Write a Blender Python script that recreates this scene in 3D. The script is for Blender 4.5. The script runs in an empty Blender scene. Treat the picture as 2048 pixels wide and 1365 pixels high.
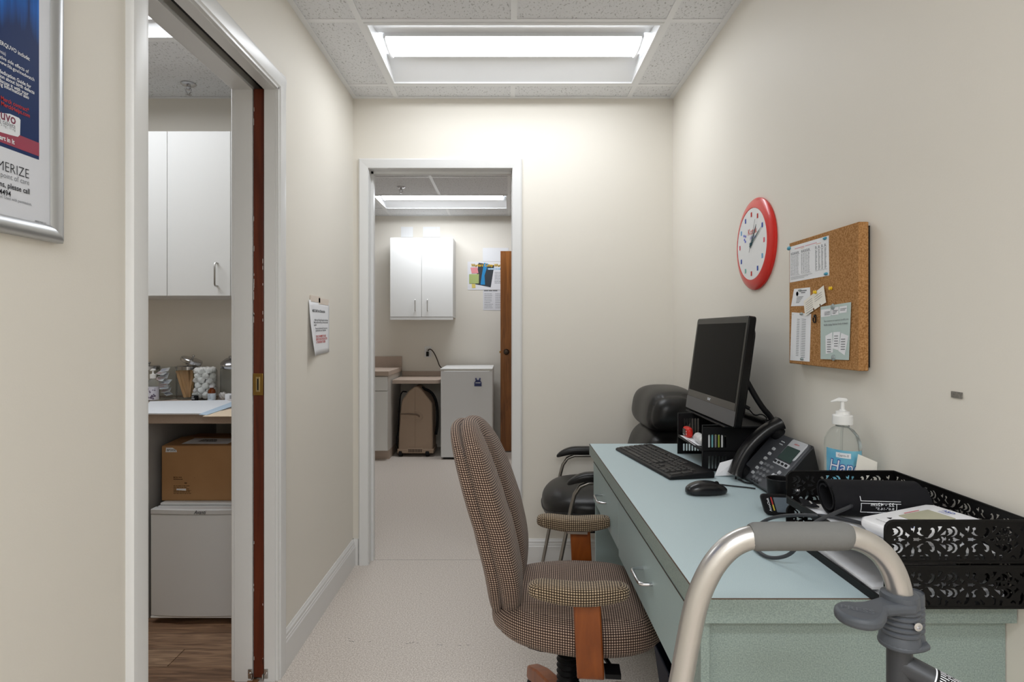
import bpy, bmesh, math, random
from mathutils import Vector, Matrix
R = math.radians
SC = bpy.context.scene
COL = SC.collection

# ---------------------------------------------------------------- camera, world, exposure
F, CX, CY, H = 1190.0, 1018.0, 663.0, 1.22      # focal length in px, principal point, eye height
cam_d = bpy.data.cameras.new('camera'); cam = bpy.data.objects.new('camera', cam_d); COL.objects.link(cam)
cam_d.sensor_width = 36.0; cam_d.lens = 36.0 * F / 2048.0
cam_d.shift_x = (1024.0 - CX) / 2048.0; cam_d.shift_y = -(682.5 - CY) / 2048.0
cam.location = (0, 0, H); cam.rotation_euler = (R(90), 0, 0); cam_d.clip_start = 0.02
SC.camera = cam
w = bpy.data.worlds.new('world'); SC.world = w; w.use_nodes = True
w.node_tree.nodes['Background'].inputs[0].default_value = (1, .98, .95, 1)
w.node_tree.nodes['Background'].inputs[1].default_value = 0.15
SC.view_settings.view_transform = 'Standard'; SC.view_settings.look = 'None'
SC.view_settings.exposure = -0.06; SC.view_settings.gamma = 1.0
SC.view_settings.use_curve_mapping = False
LIGHT_HALL, LIGHT_STORE, LIGHT_EXAM, LIGHT_FILL, LIGHT_FILL2 = 17.5, 28.0, 9.5, 28.0, 50.0     # lens emission of the troffers; the rear pair is added fill

def P(x, y, Y): return Vector(((x - CX) * Y / F, Y, H - (y - CY) * Y / F))   # pixel at depth Y
def PW(x, y, X):                                                             # pixel on a plane X = const
    Y = X * F / (x - CX); return Vector((X, Y, H - (y - CY) * Y / F))
def PZ(x, y, Z):                                                             # pixel on a plane Z = const
    Y = (H - Z) * F / (y - CY); return Vector(((x - CX) * Y / F, Y, Z))

# ---------------------------------------------------------------- materials
def lin(c):
    return tuple((v / 255 / 12.92 if v / 255 <= .04045 else ((v / 255 + .055) / 1.055) ** 2.4) for v in c) + (1.0,)
MATS = {}
def mat(name, c, rough=.5, metal=0, spec=.5, coat=0, noise=None, bump=None, trans=0, emit=0, ior=1.45, alpha=1, sheen=0):
    """noise=(scale, colour2, contrast), bump=(scale, strength, distance)"""
    m = bpy.data.materials.new(name); m.use_nodes = True; MATS[name] = m
    nt = m.node_tree; b = nt.nodes['Principled BSDF']
    b.inputs['Base Color'].default_value = lin(c); b.inputs['Roughness'].default_value = rough
    b.inputs['Metallic'].default_value = metal; b.inputs['Specular IOR Level'].default_value = spec
    b.inputs['Coat Weight'].default_value = coat; b.inputs['IOR'].default_value = ior
    b.inputs['Transmission Weight'].default_value = trans; b.inputs['Alpha'].default_value = alpha
    b.inputs['Sheen Weight'].default_value = sheen
    if emit:
        b.inputs['Emission Color'].default_value = lin(c); b.inputs['Emission Strength'].default_value = emit
    tc = None
    if noise or bump: tc = nt.nodes.new('ShaderNodeTexCoord')
    if noise:
        n = nt.nodes.new('ShaderNodeTexNoise'); n.inputs['Scale'].default_value = noise[0]; n.inputs['Detail'].default_value = 3
        nt.links.new(tc.outputs['Object'], n.inputs['Vector'])
        r = nt.nodes.new('ShaderNodeValToRGB'); k = noise[2]
        r.color_ramp.elements[0].position = .5 - k; r.color_ramp.elements[1].position = .5 + k
        r.color_ramp.elements[0].color = lin(c); r.color_ramp.elements[1].color = lin(noise[1])
        nt.links.new(n.outputs['Fac'], r.inputs['Fac']); nt.links.new(r.outputs['Color'], b.inputs['Base Color'])
    if bump:
        n = nt.nodes.new('ShaderNodeTexNoise'); n.inputs['Scale'].default_value = bump[0]; n.inputs['Detail'].default_value = 4
        nt.links.new(tc.outputs['Object'], n.inputs['Vector'])
        bp = nt.nodes.new('ShaderNodeBump'); bp.inputs['Strength'].default_value = bump[1]; bp.inputs['Distance'].default_value = bump[2]
        nt.links.new(n.outputs['Fac'], bp.inputs['Height']); nt.links.new(bp.outputs['Normal'], b.inputs['Normal'])
    return m
def wood(name, c1, c2, scale=(1, 14, 14), rough=.4, axis='X'):
    m = mat(name, c1, rough); nt = m.node_tree; b = nt.nodes['Principled BSDF']
    tc = nt.nodes.new('ShaderNodeTexCoord'); mp = nt.nodes.new('ShaderNodeMapping'); mp.inputs['Scale'].default_value = scale
    oi = nt.nodes.new('ShaderNodeObjectInfo'); va = nt.nodes.new('ShaderNodeVectorMath'); va.operation = 'ADD'
    sc_ = nt.nodes.new('ShaderNodeVectorMath'); sc_.operation = 'SCALE'; sc_.inputs[3].default_value = 1.0
    nt.links.new(oi.outputs['Location'], sc_.inputs[0]); nt.links.new(tc.outputs['Object'], va.inputs[0]); nt.links.new(sc_.outputs[0], va.inputs[1])
    nt.links.new(va.outputs[0], mp.inputs['Vector'])
    n = nt.nodes.new('ShaderNodeTexNoise'); n.inputs['Scale'].default_value = 4; n.inputs['Detail'].default_value = 8; n.inputs['Distortion'].default_value = 1.2
    nt.links.new(mp.outputs[0], n.inputs['Vector'])
    r = nt.nodes.new('ShaderNodeValToRGB'); r.color_ramp.elements[0].position = .3; r.color_ramp.elements[1].position = .72
    r.color_ramp.elements[0].color = lin(c1); r.color_ramp.elements[1].color = lin(c2)
    nt.links.new(n.outputs['Fac'], r.inputs['Fac']); nt.links.new(r.outputs['Color'], b.inputs['Base Color'])
    return m

WALL = mat('wall_paint', (231, 226, 216), .55, spec=.3, bump=(260, .12, .0012))
WALLX = mat('wall_paint_exam', (222, 211, 190), .55, spec=.3, bump=(260, .1, .001))
TRIM = mat('trim_paint', (226, 226, 225), .32, bump=(30, .05, .001))
BASEB = mat('baseboard_paint', (228, 227, 225), .35)
FLOOR = mat('vinyl_floor', (232, 224, 216), .45, spec=.35, noise=(190, (186, 174, 163), .16))
TILE = mat('ceiling_tile', (234, 235, 237), .9, spec=.1)
def tile_holes():
    nt = TILE.node_tree; b = nt.nodes['Principled BSDF']; tc = nt.nodes.new('ShaderNodeTexCoord')
    mp = nt.nodes.new('ShaderNodeMapping'); mp.inputs['Scale'].default_value = (1.5, .8, 1); mp.inputs['Rotation'].default_value = (0, 0, .3)
    geo = nt.nodes.new('ShaderNodeNewGeometry')
    nt.links.new(geo.outputs['Position'], mp.inputs[0])
    n = nt.nodes.new('ShaderNodeTexNoise'); n.inputs['Scale'].default_value = 95; n.inputs['Detail'].default_value = 2.5; n.inputs['Distortion'].default_value = .6
    nt.links.new(mp.outputs[0], n.inputs['Vector'])
    r = nt.nodes.new('ShaderNodeValToRGB'); r.color_ramp.elements[0].position = .31; r.color_ramp.elements[1].position = .42
    r.color_ramp.elements[0].color = lin((184, 184, 184)); r.color_ramp.elements[1].color = lin((234, 235, 237))
    nt.links.new(n.outputs['Fac'], r.inputs['Fac']); nt.links.new(r.outputs['Color'], b.inputs['Base Color'])
    bp = nt.nodes.new('ShaderNodeBump'); bp.inputs['Strength'].default_value = .5; bp.inputs['Distance'].default_value = .003
    nt.links.new(r.outputs['Color'], bp.inputs['Height']); nt.links.new(bp.outputs['Normal'], b.inputs['Normal'])
tile_holes()
TEE = mat('ceiling_grid_metal', (240, 241, 242), .4)
WHITE = mat('white_laminate', (232, 232, 230), .35)
APPL = mat('appliance_white', (226, 227, 228), .35, bump=(500, .08, .0008))
BLACKP = mat('black_plastic', (17, 17, 19), .42, spec=.28)
BLACKM = mat('black_matte', (20, 20, 22), .65, spec=.25)
BLACKG = mat('black_gloss', (8, 8, 9), .08)
CHROME = mat('chrome', (205, 205, 208), .14, metal=1)
STEEL = mat('brushed_steel', (176, 174, 170), .32, metal=1)
NICKEL = mat('satin_nickel', (186, 184, 180), .3, metal=1)
BRASS = mat('brass', (168, 134, 74), .35, metal=1)
PAPER = mat('paper', (236, 237, 240), .8, spec=.15)
PAPER2 = mat('paper_cream', (240, 236, 226), .8, spec=.15)
INK = mat('ink', (40, 40, 44), .8, spec=.1)
INKG = mat('ink_grey', (128, 130, 134), .8, spec=.1)
INKR = mat('ink_red', (196, 70, 66), .8, spec=.1)
INKB = mat('ink_blue', (70, 92, 170), .8, spec=.1)
INKW = mat('ink_white', (232, 234, 238), .7, spec=.1)
DARK = mat('dark_gap', (12, 11, 10), .8)
GLASS = mat('clear_glass', (250, 250, 250), .03, trans=1, ior=1.45)
CLEARP = mat('clear_plastic', (245, 248, 248), .06, trans=1, ior=1.2)

# ---------------------------------------------------------------- mesh builder
ROOTM = {}
class MB:
    def __init__(s): s.v = []; s.f = []; s.uv = {}; s.M = Matrix.Identity(4)
    def add(s, vs, fs, uvs=None):
        o = len(s.v); s.v += [tuple(s.M @ Vector(p)) for p in vs]
        for i, f in enumerate(fs):
            if uvs: s.uv[len(s.f)] = uvs[i]
            s.f.append(tuple(o + k for k in f))
        return s
    def box(s, x0, x1, y0, y1, z0, z1):
        return s.add([(x0,y0,z0),(x1,y0,z0),(x1,y1,z0),(x0,y1,z0),(x0,y0,z1),(x1,y0,z1),(x1,y1,z1),(x0,y1,z1)],
                     [(0,3,2,1),(4,5,6,7),(0,1,5,4),(1,2,6,5),(2,3,7,6),(3,0,4,7)])
    def cbox(s, c, d): return s.box(c[0]-d[0]/2, c[0]+d[0]/2, c[1]-d[1]/2, c[1]+d[1]/2, c[2]-d[2]/2, c[2]+d[2]/2)
    def obox(s, c, u, v, w, d):          # oriented box, unit axes u v w, sizes d
        c, u, v, w = Vector(c), Vector(u)*d[0]/2, Vector(v)*d[1]/2, Vector(w)*d[2]/2
        return s.add([c-u-v-w, c+u-v-w, c+u+v-w, c-u+v-w, c-u-v+w, c+u-v+w, c+u+v+w, c-u+v+w],
                     [(0,3,2,1),(4,5,6,7),(0,1,5,4),(1,2,6,5),(2,3,7,6),(3,0,4,7)])
    def prism(s, poly, o, u, v, w):      # 2D polygon in (u,v) at o, extruded by vector w
        o, u, v, w = Vector(o), Vector(u), Vector(v), Vector(w); n = len(poly)
        a = [o + u*p[0] + v*p[1] for p in poly]; vs = a + [p + w for p in a]
        fs = [tuple(range(n))[::-1], tuple(range(n, 2*n))] + [(i, (i+1) % n, n+(i+1) % n, n+i) for i in range(n)]
        return s.add(vs, fs)
    def quad(s, a, b, c, d): return s.add([a, b, c, d], [(0, 1, 2, 3)])
    def slab(s, pts, t):                 # polygon given in 3D, thickened along its normal by t
        pts = [Vector(p) for p in pts]; n = (pts[1]-pts[0]).cross(pts[2]-pts[0]).normalized() * t; k = len(pts)
        return s.add(pts + [p - n for p in pts], [tuple(range(k)), tuple(range(k, 2*k))[::-1]] + [((i+1) % k, i, k+i, k+(i+1) % k) for i in range(k)])
    def tube(s, pts, r, seg=12, cap=True, flat=1.0):
        pts = [Vector(p) for p in pts]; n = len(pts); rs = r if isinstance(r, (list, tuple)) else [r]*n
        t = [(pts[min(i+1, n-1)] - pts[max(i-1, 0)]).normalized() for i in range(n)]
        a = Vector((0, 0, 1)) if abs(t[0].z) < .9 else Vector((1, 0, 0))
        u = t[0].cross(a).normalized(); vs = []; fs = []
        for i in range(n):
            u = (u - t[i] * u.dot(t[i])).normalized(); b = t[i].cross(u)
            for k in range(seg):
                an = 2*math.pi*k/seg; vs.append(pts[i] + (u*math.cos(an) + b*math.sin(an)*flat) * rs[i])
        for i in range(n-1):
            for k in range(seg): fs.append((i*seg+k, i*seg+(k+1) % seg, (i+1)*seg+(k+1) % seg, (i+1)*seg+k))
        if cap: fs += [tuple(range(seg))[::-1], tuple(range((n-1)*seg, n*seg))]
        return s.add(vs, fs)
    def lathe(s, prof, seg=24, c=(0, 0, 0), ax=(0, 0, 1), sx=1.0, sy=1.0):
        ax = Vector(ax).normalized(); a = Vector((1, 0, 0)) if abs(ax.x) < .9 else Vector((0, 1, 0))
        u = (a - ax*a.dot(ax)).normalized(); b = ax.cross(u); c = Vector(c); vs = []; fs = []; n = len(prof)
        for (r, z) in prof:
            for k in range(seg):
                an = 2*math.pi*k/seg; vs.append(c + ax*z + u*(r*math.cos(an)*sx) + b*(r*math.sin(an)*sy))
        for i in range(n-1):
            for k in range(seg): fs.append((i*seg+k, i*seg+(k+1) % seg, (i+1)*seg+(k+1) % seg, (i+1)*seg+k))
        if prof[0][0] > 1e-5: fs.append(tuple(range(seg))[::-1])
        if prof[-1][0] > 1e-5: fs.append(tuple(range((n-1)*seg, n*seg)))
        return s.add(vs, fs)
    def cushion(s, h, n=3.0, N=14, fn=None, uvs=1.0):
        """cube-sphere superellipsoid with half sizes h, exponent n; fn deforms; UV in metres"""
        for ax in range(3):
            for sg in (-1, 1):
                vs = []; fs = []; uv = []; i1, i2 = (ax+1) % 3, (ax+2) % 3; U = {}; V = {}
                for i in range(N+1):
                    for j in range(N+1):
                        p = [0, 0, 0]; p[ax] = sg; p[i1] = math.tan((2*i/N-1)*math.pi/4); p[i2] = math.tan((2*j/N-1)*math.pi/4)
                        k = (abs(p[0])**n + abs(p[1])**n + abs(p[2])**n) ** (1/n)
                        q = Vector((p[0]/k*h[0], p[1]/k*h[1], p[2]/k*h[2])); vs.append(fn(q) if fn else q)
                g = lambda i, j: vs[i*(N+1)+j]; h2 = N//2
                for j in range(N+1):
                    U[h2, j] = V[j, h2] = 0.0
                    for i in range(h2, N): U[i+1, j] = U[i, j] + (g(i+1, j)-g(i, j)).length; V[j, i+1] = V[j, i] + (g(j, i+1)-g(j, i)).length
                    for i in range(h2, 0, -1): U[i-1, j] = U[i, j] - (g(i-1, j)-g(i, j)).length; V[j, i-1] = V[j, i] - (g(j, i-1)-g(j, i)).length
                for i in range(N):
                    for j in range(N):
                        a = [(i, j), (i+1, j), (i+1, j+1), (i, j+1)]
                        if sg < 0: a = a[::-1]
                        fs.append(tuple(x*(N+1)+y for x, y in a)); uv.append([(U[q_], V[q_]) for q_ in a])
                s.add(vs, fs, uv)
        return s
    def text(s, txt, o, u, v, size, align='LEFT', off=0.0, shear=0.0, sx=1.0):
        vs, fs = text_mesh(txt, align, off, shear); o, u, v = Vector(o), Vector(u), Vector(v)
        return s.add([o + u*(p[0]*size*sx) + v*(p[1]*size) for p in vs], fs)
    def lines(s, o, u, v, width, n, pitch, th, seed=1, fill=.8, ragged=True, lo=.15, hi=.5):   # rows of word-long strokes too small to read
        rd = random.Random(seed); o, u, v = Vector(o), Vector(u), Vector(v)
        for i in range(n):
            x = 0; W = width * (rd.uniform(.65, 1) if ragged else 1)
            while x < W - th:
                l = min(rd.uniform(lo, hi) * width * .35, W - x); a = o - v*(i*pitch) + u*x
                s.quad(a, a + u*l, a + u*l + v*th, a + v*th); x += l + width * .025
        return s
    def build(s, name, m, parent=None, smooth=False, bevel=0, seg=2, world=False, loc=None, merge=False, sub=0):
        me = bpy.data.meshes.new(name); vs = s.v; Mi = None
        if world and parent is not None: Mi = ROOTM[parent.name].inverted()
        if loc is not None and parent is None: Mi = Matrix.Translation(Vector(loc)).inverted()
        if Mi is not None: vs = [tuple(Mi @ Vector(p)) for p in vs]
        me.from_pydata(vs, [], s.f)
        if s.uv:
            L = me.uv_layers.new(name='UVMap')
            for pi, uv in s.uv.items():
                p = me.polygons[pi]
                for k, li in enumerate(p.loop_indices): L.data[li].uv = uv[k]
        if merge or s.uv:
            b = bmesh.new(); b.from_mesh(me); bmesh.ops.remove_doubles(b, verts=b.verts, dist=1e-5); b.to_mesh(me); b.free()
        if smooth:
            me.polygons.foreach_set('use_smooth', [True]*len(me.polygons)); me.set_sharp_from_angle(angle=R(smooth if smooth is not True else 42))
        me.materials.append(m if not isinstance(m, str) else MATS[m])
        o = bpy.data.objects.new(name, me); COL.objects.link(o)
        if parent is not None: o.parent = parent; ROOTM[o.name] = ROOTM.get(parent.name, Matrix.Identity(4))
        if loc is not None and parent is None: o.location = loc
        if parent is None: ROOTM[o.name] = Matrix.Translation(Vector(loc)) if loc is not None else Matrix.Identity(4)
        if bevel:
            md = o.modifiers.new('bevel', 'BEVEL'); md.width = bevel; md.segments = seg; md.limit_method = 'ANGLE'; md.angle_limit = R(40)
            me.polygons.foreach_set('use_smooth', [True]*len(me.polygons)); me.set_sharp_from_angle(angle=R(50))
        if sub:
            md = o.modifiers.new('sub', 'SUBSURF'); md.levels = sub; md.render_levels = sub
        return o
_TX = {}
def text_mesh(txt, align='LEFT', off=0.0, shear=0.0):
    k = (txt, align, off, shear)
    if k in _TX: return _TX[k]
    cu = bpy.data.curves.new('t', 'FONT'); cu.body = txt; cu.align_x = align; cu.offset = off; cu.shear = shear; cu.resolution_u = 2; cu.size = 1
    o = bpy.data.objects.new('t', cu); COL.objects.link(o)
    dg = bpy.context.evaluated_depsgraph_get(); me = bpy.data.meshes.new_from_object(o.evaluated_get(dg))
    r = ([tuple(v.co) for v in me.vertices], [tuple(p.vertices) for p in me.polygons])
    bpy.data.objects.remove(o); bpy.data.curves.remove(cu); bpy.data.meshes.remove(me); _TX[k] = r
    return r
def plate_with_holes(outer, holes, th):      # flat plate pierced by polygons, via a filled 2D curve -> (verts, faces)
    cu = bpy.data.curves.new('c', 'CURVE'); cu.dimensions = '2D'; cu.fill_mode = 'BOTH'; cu.extrude = th/2
    for poly in [outer] + holes:
        sp = cu.splines.new('POLY'); sp.points.add(len(poly)-1); sp.use_cyclic_u = True
        for i, p in enumerate(poly): sp.points[i].co = (p[0], p[1], 0, 1)
    o = bpy.data.objects.new('c', cu); COL.objects.link(o)
    dg = bpy.context.evaluated_depsgraph_get(); me = bpy.data.meshes.new_from_object(o.evaluated_get(dg))
    r = ([tuple(v.co) for v in me.vertices], [tuple(p.vertices) for p in me.polygons])
    bpy.data.objects.remove(o); bpy.data.curves.remove(cu); bpy.data.meshes.remove(me)
    return r
def tag(o, label=None, cat=None, group=None, kind=None):
    if label: o['label'] = label
    if cat: o['category'] = cat
    if group: o['group'] = group
    if kind: o['kind'] = kind
    return o
def thing(name, label, cat, loc=(0, 0, 0), rz=0, group=None):
    o = bpy.data.objects.new(name, None); COL.objects.link(o); o.empty_display_size = .05
    o.location = loc; o.rotation_euler = (0, 0, rz); tag(o, label, cat, group)
    ROOTM[o.name] = Matrix.Translation(Vector(loc)) @ Matrix.Rotation(rz, 4, 'Z')
    return o
def inst(me, name, parent, loc=(0, 0, 0), rot=(0, 0, 0)):
    o = bpy.data.objects.new(name, me); COL.objects.link(o); o.parent = parent; o.location = loc; o.rotation_euler = rot
    ROOTM[o.name] = ROOTM.get(parent.name, Matrix.Identity(4)); return o
def struct(name, mb, m, bevel=0):
    return tag(mb.build(name, m, bevel=bevel), kind='structure')
def arc(c, r, a0, a1, n, u=(1, 0, 0), v=(0, 0, 1)):
    c, u, v = Vector(c), Vector(u), Vector(v)
    return [c + u*(r*math.cos(R(a0+(a1-a0)*i/n))) + v*(r*math.sin(R(a0+(a1-a0)*i/n))) for i in range(n+1)]
def rrect(w, h, r, n=5):                     # rounded rectangle polygon, corner at origin
    p = []
    for cx_, cy_, a in ((w-r, r, -90), (w-r, h-r, 0), (r, h-r, 90), (r, r, 180)):
        p += [(cx_+r*math.cos(R(a+90*i/n)), cy_+r*math.sin(R(a+90*i/n))) for i in range(n+1)]
    return p
X3, Y3, Z3 = Vector((1, 0, 0)), Vector((0, 1, 0)), Vector((0, 0, 1))
# ================================================================ SETTING
XL, XR, YB, YN, ZC = -.815, .857, 3.11, -2.4, 2.44      # hall faces
XLR = -.955                                              # exam-room face of the left wall
D0, D1, DT = 1.33, 2.07, 2.062                           # pocket-door opening
BX0, BX1, BT = -.732, .016, 2.069                        # back doorway
YB2 = 3.235                                              # store-room face of the back wall
SY = 6.28; SX0, SX1 = -2.1, .76                          # store room
EX0 = -3.0; EY0 = .2                                     # exam room

struct('floor', MB().box(-.885, XR+.1, YN-.1, YB, -.05, 0).box(SX0-.1, SX1+.1, YB, SY+.1, -.05, 0), FLOOR)
fl_ = bpy.data.objects['floor']; rd = random.Random(9); sm = MB()
for (x_, y_) in ((698, 1278), (706, 1284), (700, 1283), (740, 1284), (814, 1288), (820, 1287), (826, 1286), (836, 1287), (876, 1290), (882, 1291), (920, 1292), (936, 1291), (842, 1188)):
    c = PZ(x_, y_, .0004); a = rd.uniform(-.6, .6); l = rd.uniform(.003, .006); u_ = Vector((math.cos(a), math.sin(a), 0))*l; v_ = Vector((-math.sin(a), math.cos(a), 0))*.0012
    sm.quad(c-u_-v_, c+u_-v_, c+u_+v_, c-u_+v_)
sm.build('scuff_marks', DARK, fl_)
MB().box(BX0, BX1, 3.172, 3.1735, 0, .0004).build('floor_seam', mat('seam_grey', (120, 112, 104), .8), fl_)
m = MB().box(XL-.035, XL, D1+.012, YB2, 0, ZC+.1).box(XLR, XLR+.055, D1+.012, YB2-.12, 0, ZC+.1)
m.box(XLR, XL, YN, D0-.012, 0, ZC+.1)
m.box(XL-.035, XL, D0-.012, D1+.012, DT+.012, ZC+.1).box(XLR, XLR+.055, D0-.012, D1+.012, DT+.012, ZC+.1)
struct('wall_left', m, WALL)
struct('wall_right', MB().box(XR, XR+.1, YN-.1, YB2, 0, ZC+.1), WALL)
m = MB().box(XL, BX0-.012, YB, YB2, 0, ZC+.1).box(BX0-.012, BX1+.012, YB, YB2, BT+.012, ZC+.1).box(BX1+.012, XR, YB, YB2, 0, ZC+.1)
struct('wall_back', m, WALL)
struct('wall_front', MB().box(XLR, XR+.1, YN-.1, YN, 0, ZC+.1), WALL)
# store room
m = MB().box(SX0-.1, SX1+.1, SY, SY+.1, 0, ZC+.1)
struct('wall_store_far', m, WALL)
struct('wall_store_left', MB().box(SX0-.1, SX0, YB2, SY, 0, ZC+.1), WALL)
struct('wall_store_right', MB().box(SX1, SX1+.1, YB2, SY, 0, ZC+.1), WALL)
struct('wall_store_near', MB().box(SX0, XL-.035, YB, YB2, 0, ZC+.1), WALL)
# exam room
struct('wall_exam_far', MB().box(EX0-.1, XLR+.055, YB2-.12, YB2-.02, 0, ZC+.1), WALLX)
struct('wall_exam_left', MB().box(EX0-.1, EX0, EY0, YB2-.12, 0, ZC+.1), WALLX)
struct('wall_exam_near', MB().box(EX0-.1, XLR, EY0-.1, EY0, 0, ZC+.1), WALLX)

# planked floor of the exam room
fl = struct('floor_exam_room', MB().box(EX0, -.885, EY0, YB, -.05, -.006), mat('plank_joint', (52, 38, 28), .8))
PLK = [wood('plank_%d' % i, a, b, (1.3, 12, 8), .42) for i, (a, b) in enumerate([((104, 76, 58), (176, 142, 112)), ((92, 66, 50), (158, 124, 96)), ((118, 90, 70), (188, 156, 126))])]
random.seed(3); y = 1.22; i = 0; pm = {}
while y < YB2 - .12:
    h = .118; x = EX0 + random.uniform(-2.2, -.1)
    while x < -.885:
        x1 = min(x + 2.4, -.886); x0 = max(x, EX0)
        if x1 - x0 > .05:
            mb = MB().box(x0+.0012, x1-.0012, y+.0012, min(y+h, YB2-.122)-.0012, -.006, 0)
            mb.build('plank', PLK[random.randrange(3)], fl, bevel=.0008, seg=1)
        x += 2.4
    y += h; i += 1
MB().box(-.91, -.872, D0, D1+.01, -.004, .004).build('threshold_strip', wood('oak_strip', (132, 92, 60), (160, 118, 82), (8, 1, 8)), fl, bevel=.002)

# ceilings: slab + tiles + tees
def ceiling(name, xs, ys, lights, x0, x1, y0, y1, angle=True):
    c = struct(name, MB().box(x0-.1, x1+.1, y0-.1, y1+.1, ZC+.12, ZC+.17), mat(name+'_slab', (150, 150, 150), .9))
    for i in range(len(xs)-1):
        for j in range(len(ys)-1):
            if any(a <= xs[i]+.05 and xs[i+1]-.05 <= b and c_ <= ys[j]+.05 and ys[j+1]-.05 <= d for a, b, c_, d in lights): continue
            MB().box(xs[i]+.004, xs[i+1]-.004, ys[j]+.004, ys[j+1]-.004, ZC+.0015, ZC+.016).build('ceiling_tile', TILE, c)
    def tee(ax, p, a, b):
        mb = MB()
        if ax == 'y': mb.box(p-.012, p+.012, a, b, ZC-.002, ZC+.0012).box(p-.0015, p+.0015, a, b, ZC, ZC+.03)
        else: mb.box(a, b, p-.0118, p+.0118, ZC-.0016, ZC+.0011).box(a, b, p-.0015, p+.0015, ZC, ZC+.03)
        mb.build('ceiling_tee', TEE, c)
    for x in xs[1:-1]:
        segs = [(y0, y1)]
        for a, b, c_, d in lights:
            if a + .05 < x < b - .05:
                segs = [s for q in segs for s in ([(q[0], c_), (d, q[1])] if q[0] <= c_ and d <= q[1] else [q])]
        for s in segs: tee('y', x, *s)
    for y in ys[1:-1]:
        segs = [(x0, x1)]
        for a, b, c_, d in lights:
            if c_ + .05 < y < d - .05:
                segs = [s for q in segs for s in ([(q[0], a), (b, q[1])] if q[0] <= a and b <= q[1] else [q])]
        for s in segs: tee('x', y, *s)
    for a, b, cc, d in ((x0, x1, y0, y0+.022), (x0, x1, y1-.022, y1), (x0, x0+.022, y0, y1), (x1-.022, x1, y0, y1)):
        MB().box(a, b, cc, d, ZC-.003-.0003*(d-cc < .1), ZC+.0005).build('wall_angle', TEE, c)
    return c
LT_HALL = (-.587, .625, 2.335, 2.945); LT_FILL = (-.587, .625, -.715, -.105); LT_FILL2 = (-.587, .625, -1.935, -1.325)
ceiling('ceiling', [XL, -.587, .019, .625, XR], [YN, -1.935, -1.325, -.715, -.105, .505, 1.115, 1.725, 2.335, 2.945, YB], [LT_HALL, LT_FILL, LT_FILL2], XL, XR, YN, YB)
LT_ST = (-1.24, .0, 5.31, 5.92)
ceiling('ceiling_store', [SX0, -1.85, -1.24, -.62, 0.0, .61, SX1], [YB2, 3.48, 4.09, 4.70, 5.31, 5.92, SY], [LT_ST], SX0, SX1, YB2, SY)
LT_EX = (-2.52, -1.30, 1.88, 2.49)
ceiling('ceiling_exam', [EX0, -2.52, -1.30, XLR], [EY0, .66, 1.27, 1.88, 2.49, YB2-.12], [LT_EX], EX0, XLR, EY0, YB2-.12)

# troffer lights
LENSW = mat('reflector_white', (236, 237, 238), .45)
def troffer(label, rect, strength, group, lw=.093):
    x0, x1, y0, y1 = rect; L, W = x1-x0, y1-y0
    t = thing('ceiling_light', label, 'light', ((x0+x1)/2, (y0+y1)/2, ZC), 0, group)
    a, b = L/2-.0125, W/2-.0125
    fr = MB().box(-a, a, -b, -b+.016, -.004, .006).box(-a, a, b-.016, b, -.004, .006).box(-a, -a+.012, -b+.016, b-.016, -.004, .006).box(a-.012, a, -b+.016, b-.016, -.004, .006)
    fr.build('frame', LENSW, t)
    MB().box(-a, a, -b, b, .092, .1).build('housing', LENSW, t)
    for s in (-1, 1):
        n = 8; pr = [(s*(b-.014 - (b-.014-lw-.004)*i/n), .002 + .055*math.sin(i/n*math.pi/2)) for i in range(n+1)]
        mb = MB(); vs = []; fs = []
        for (yy, zz) in pr: vs += [(-a+.01, yy, zz), (a-.01, yy, zz)]
        for i in range(n): fs.append((2*i, 2*i+1, 2*i+3, 2*i+2))
        mb.add(vs, fs).build('reflector', LENSW, t, smooth=80)
    for s in (-1, 1):
        MB().prism([(-b+.012, 0), (b-.012, 0), (.11, .09), (-.11, .09)], (s*(a-.011), 0, 0), Y3, Z3, (s*.006, 0, 0)).build('end_plate', LENSW, t)
    lm = mat('lens_glow', (246, 250, 255), .5, emit=strength)
    n = 14; pr = [(-lw + 2*lw*i/n, .043 - .015*math.sin(math.pi*i/n)) for i in range(n+1)]; vs = []; fs = []
    for (yy, zz) in pr: vs += [(-a+.045, yy, zz), (a-.045, yy, zz)]
    for i in range(n): fs.append((2*i, 2*i+2, 2*i+3, 2*i+1))
    MB().add(vs, fs).build('lens', lm, t, smooth=80)
    for s in (-1, 1): MB().box(-a+.04, a-.04, min(s*lw, s*(lw+.004)), max(s*lw, s*(lw+.004)), .0425, .06).build('lens_skirt', LENSW, t)
    for s in (-1, 1):
        MB().tube([(s*(a-.04), yy, zz-.002) for (yy, zz) in pr], .006, 8).build('lens_end_cap', LENSW, t, smooth=True)
        MB().prism([(-lw, .062)] + pr + [(lw, .062)], (s*(a-.045), 0, 0), Y3, Z3, (s*.012, 0, 0)).build('lens_end_cap', LENSW, t)
    return t
troffer('long lit troffer light in the ceiling above the desk corridor', LT_HALL, LIGHT_HALL, 'recessed ceiling troffers')
troffer('lit troffer light in the ceiling of the room beyond the far doorway', LT_ST, LIGHT_STORE, 'recessed ceiling troffers')
troffer('lit troffer light in the ceiling behind the sliding pocket door opening', LT_EX, LIGHT_EXAM, 'recessed ceiling troffers', .22)
troffer('added troffer-shaped fill light behind the viewer, out of the picture', LT_FILL, LIGHT_FILL, 'recessed ceiling troffers')  # added fill lamp for the near corridor, no known fixture here

troffer('second added troffer-shaped fill light well behind the viewer, out of the picture', LT_FILL2, LIGHT_FILL2, 'recessed ceiling troffers')  # second added lamp, flattens the light on the back wall

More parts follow.
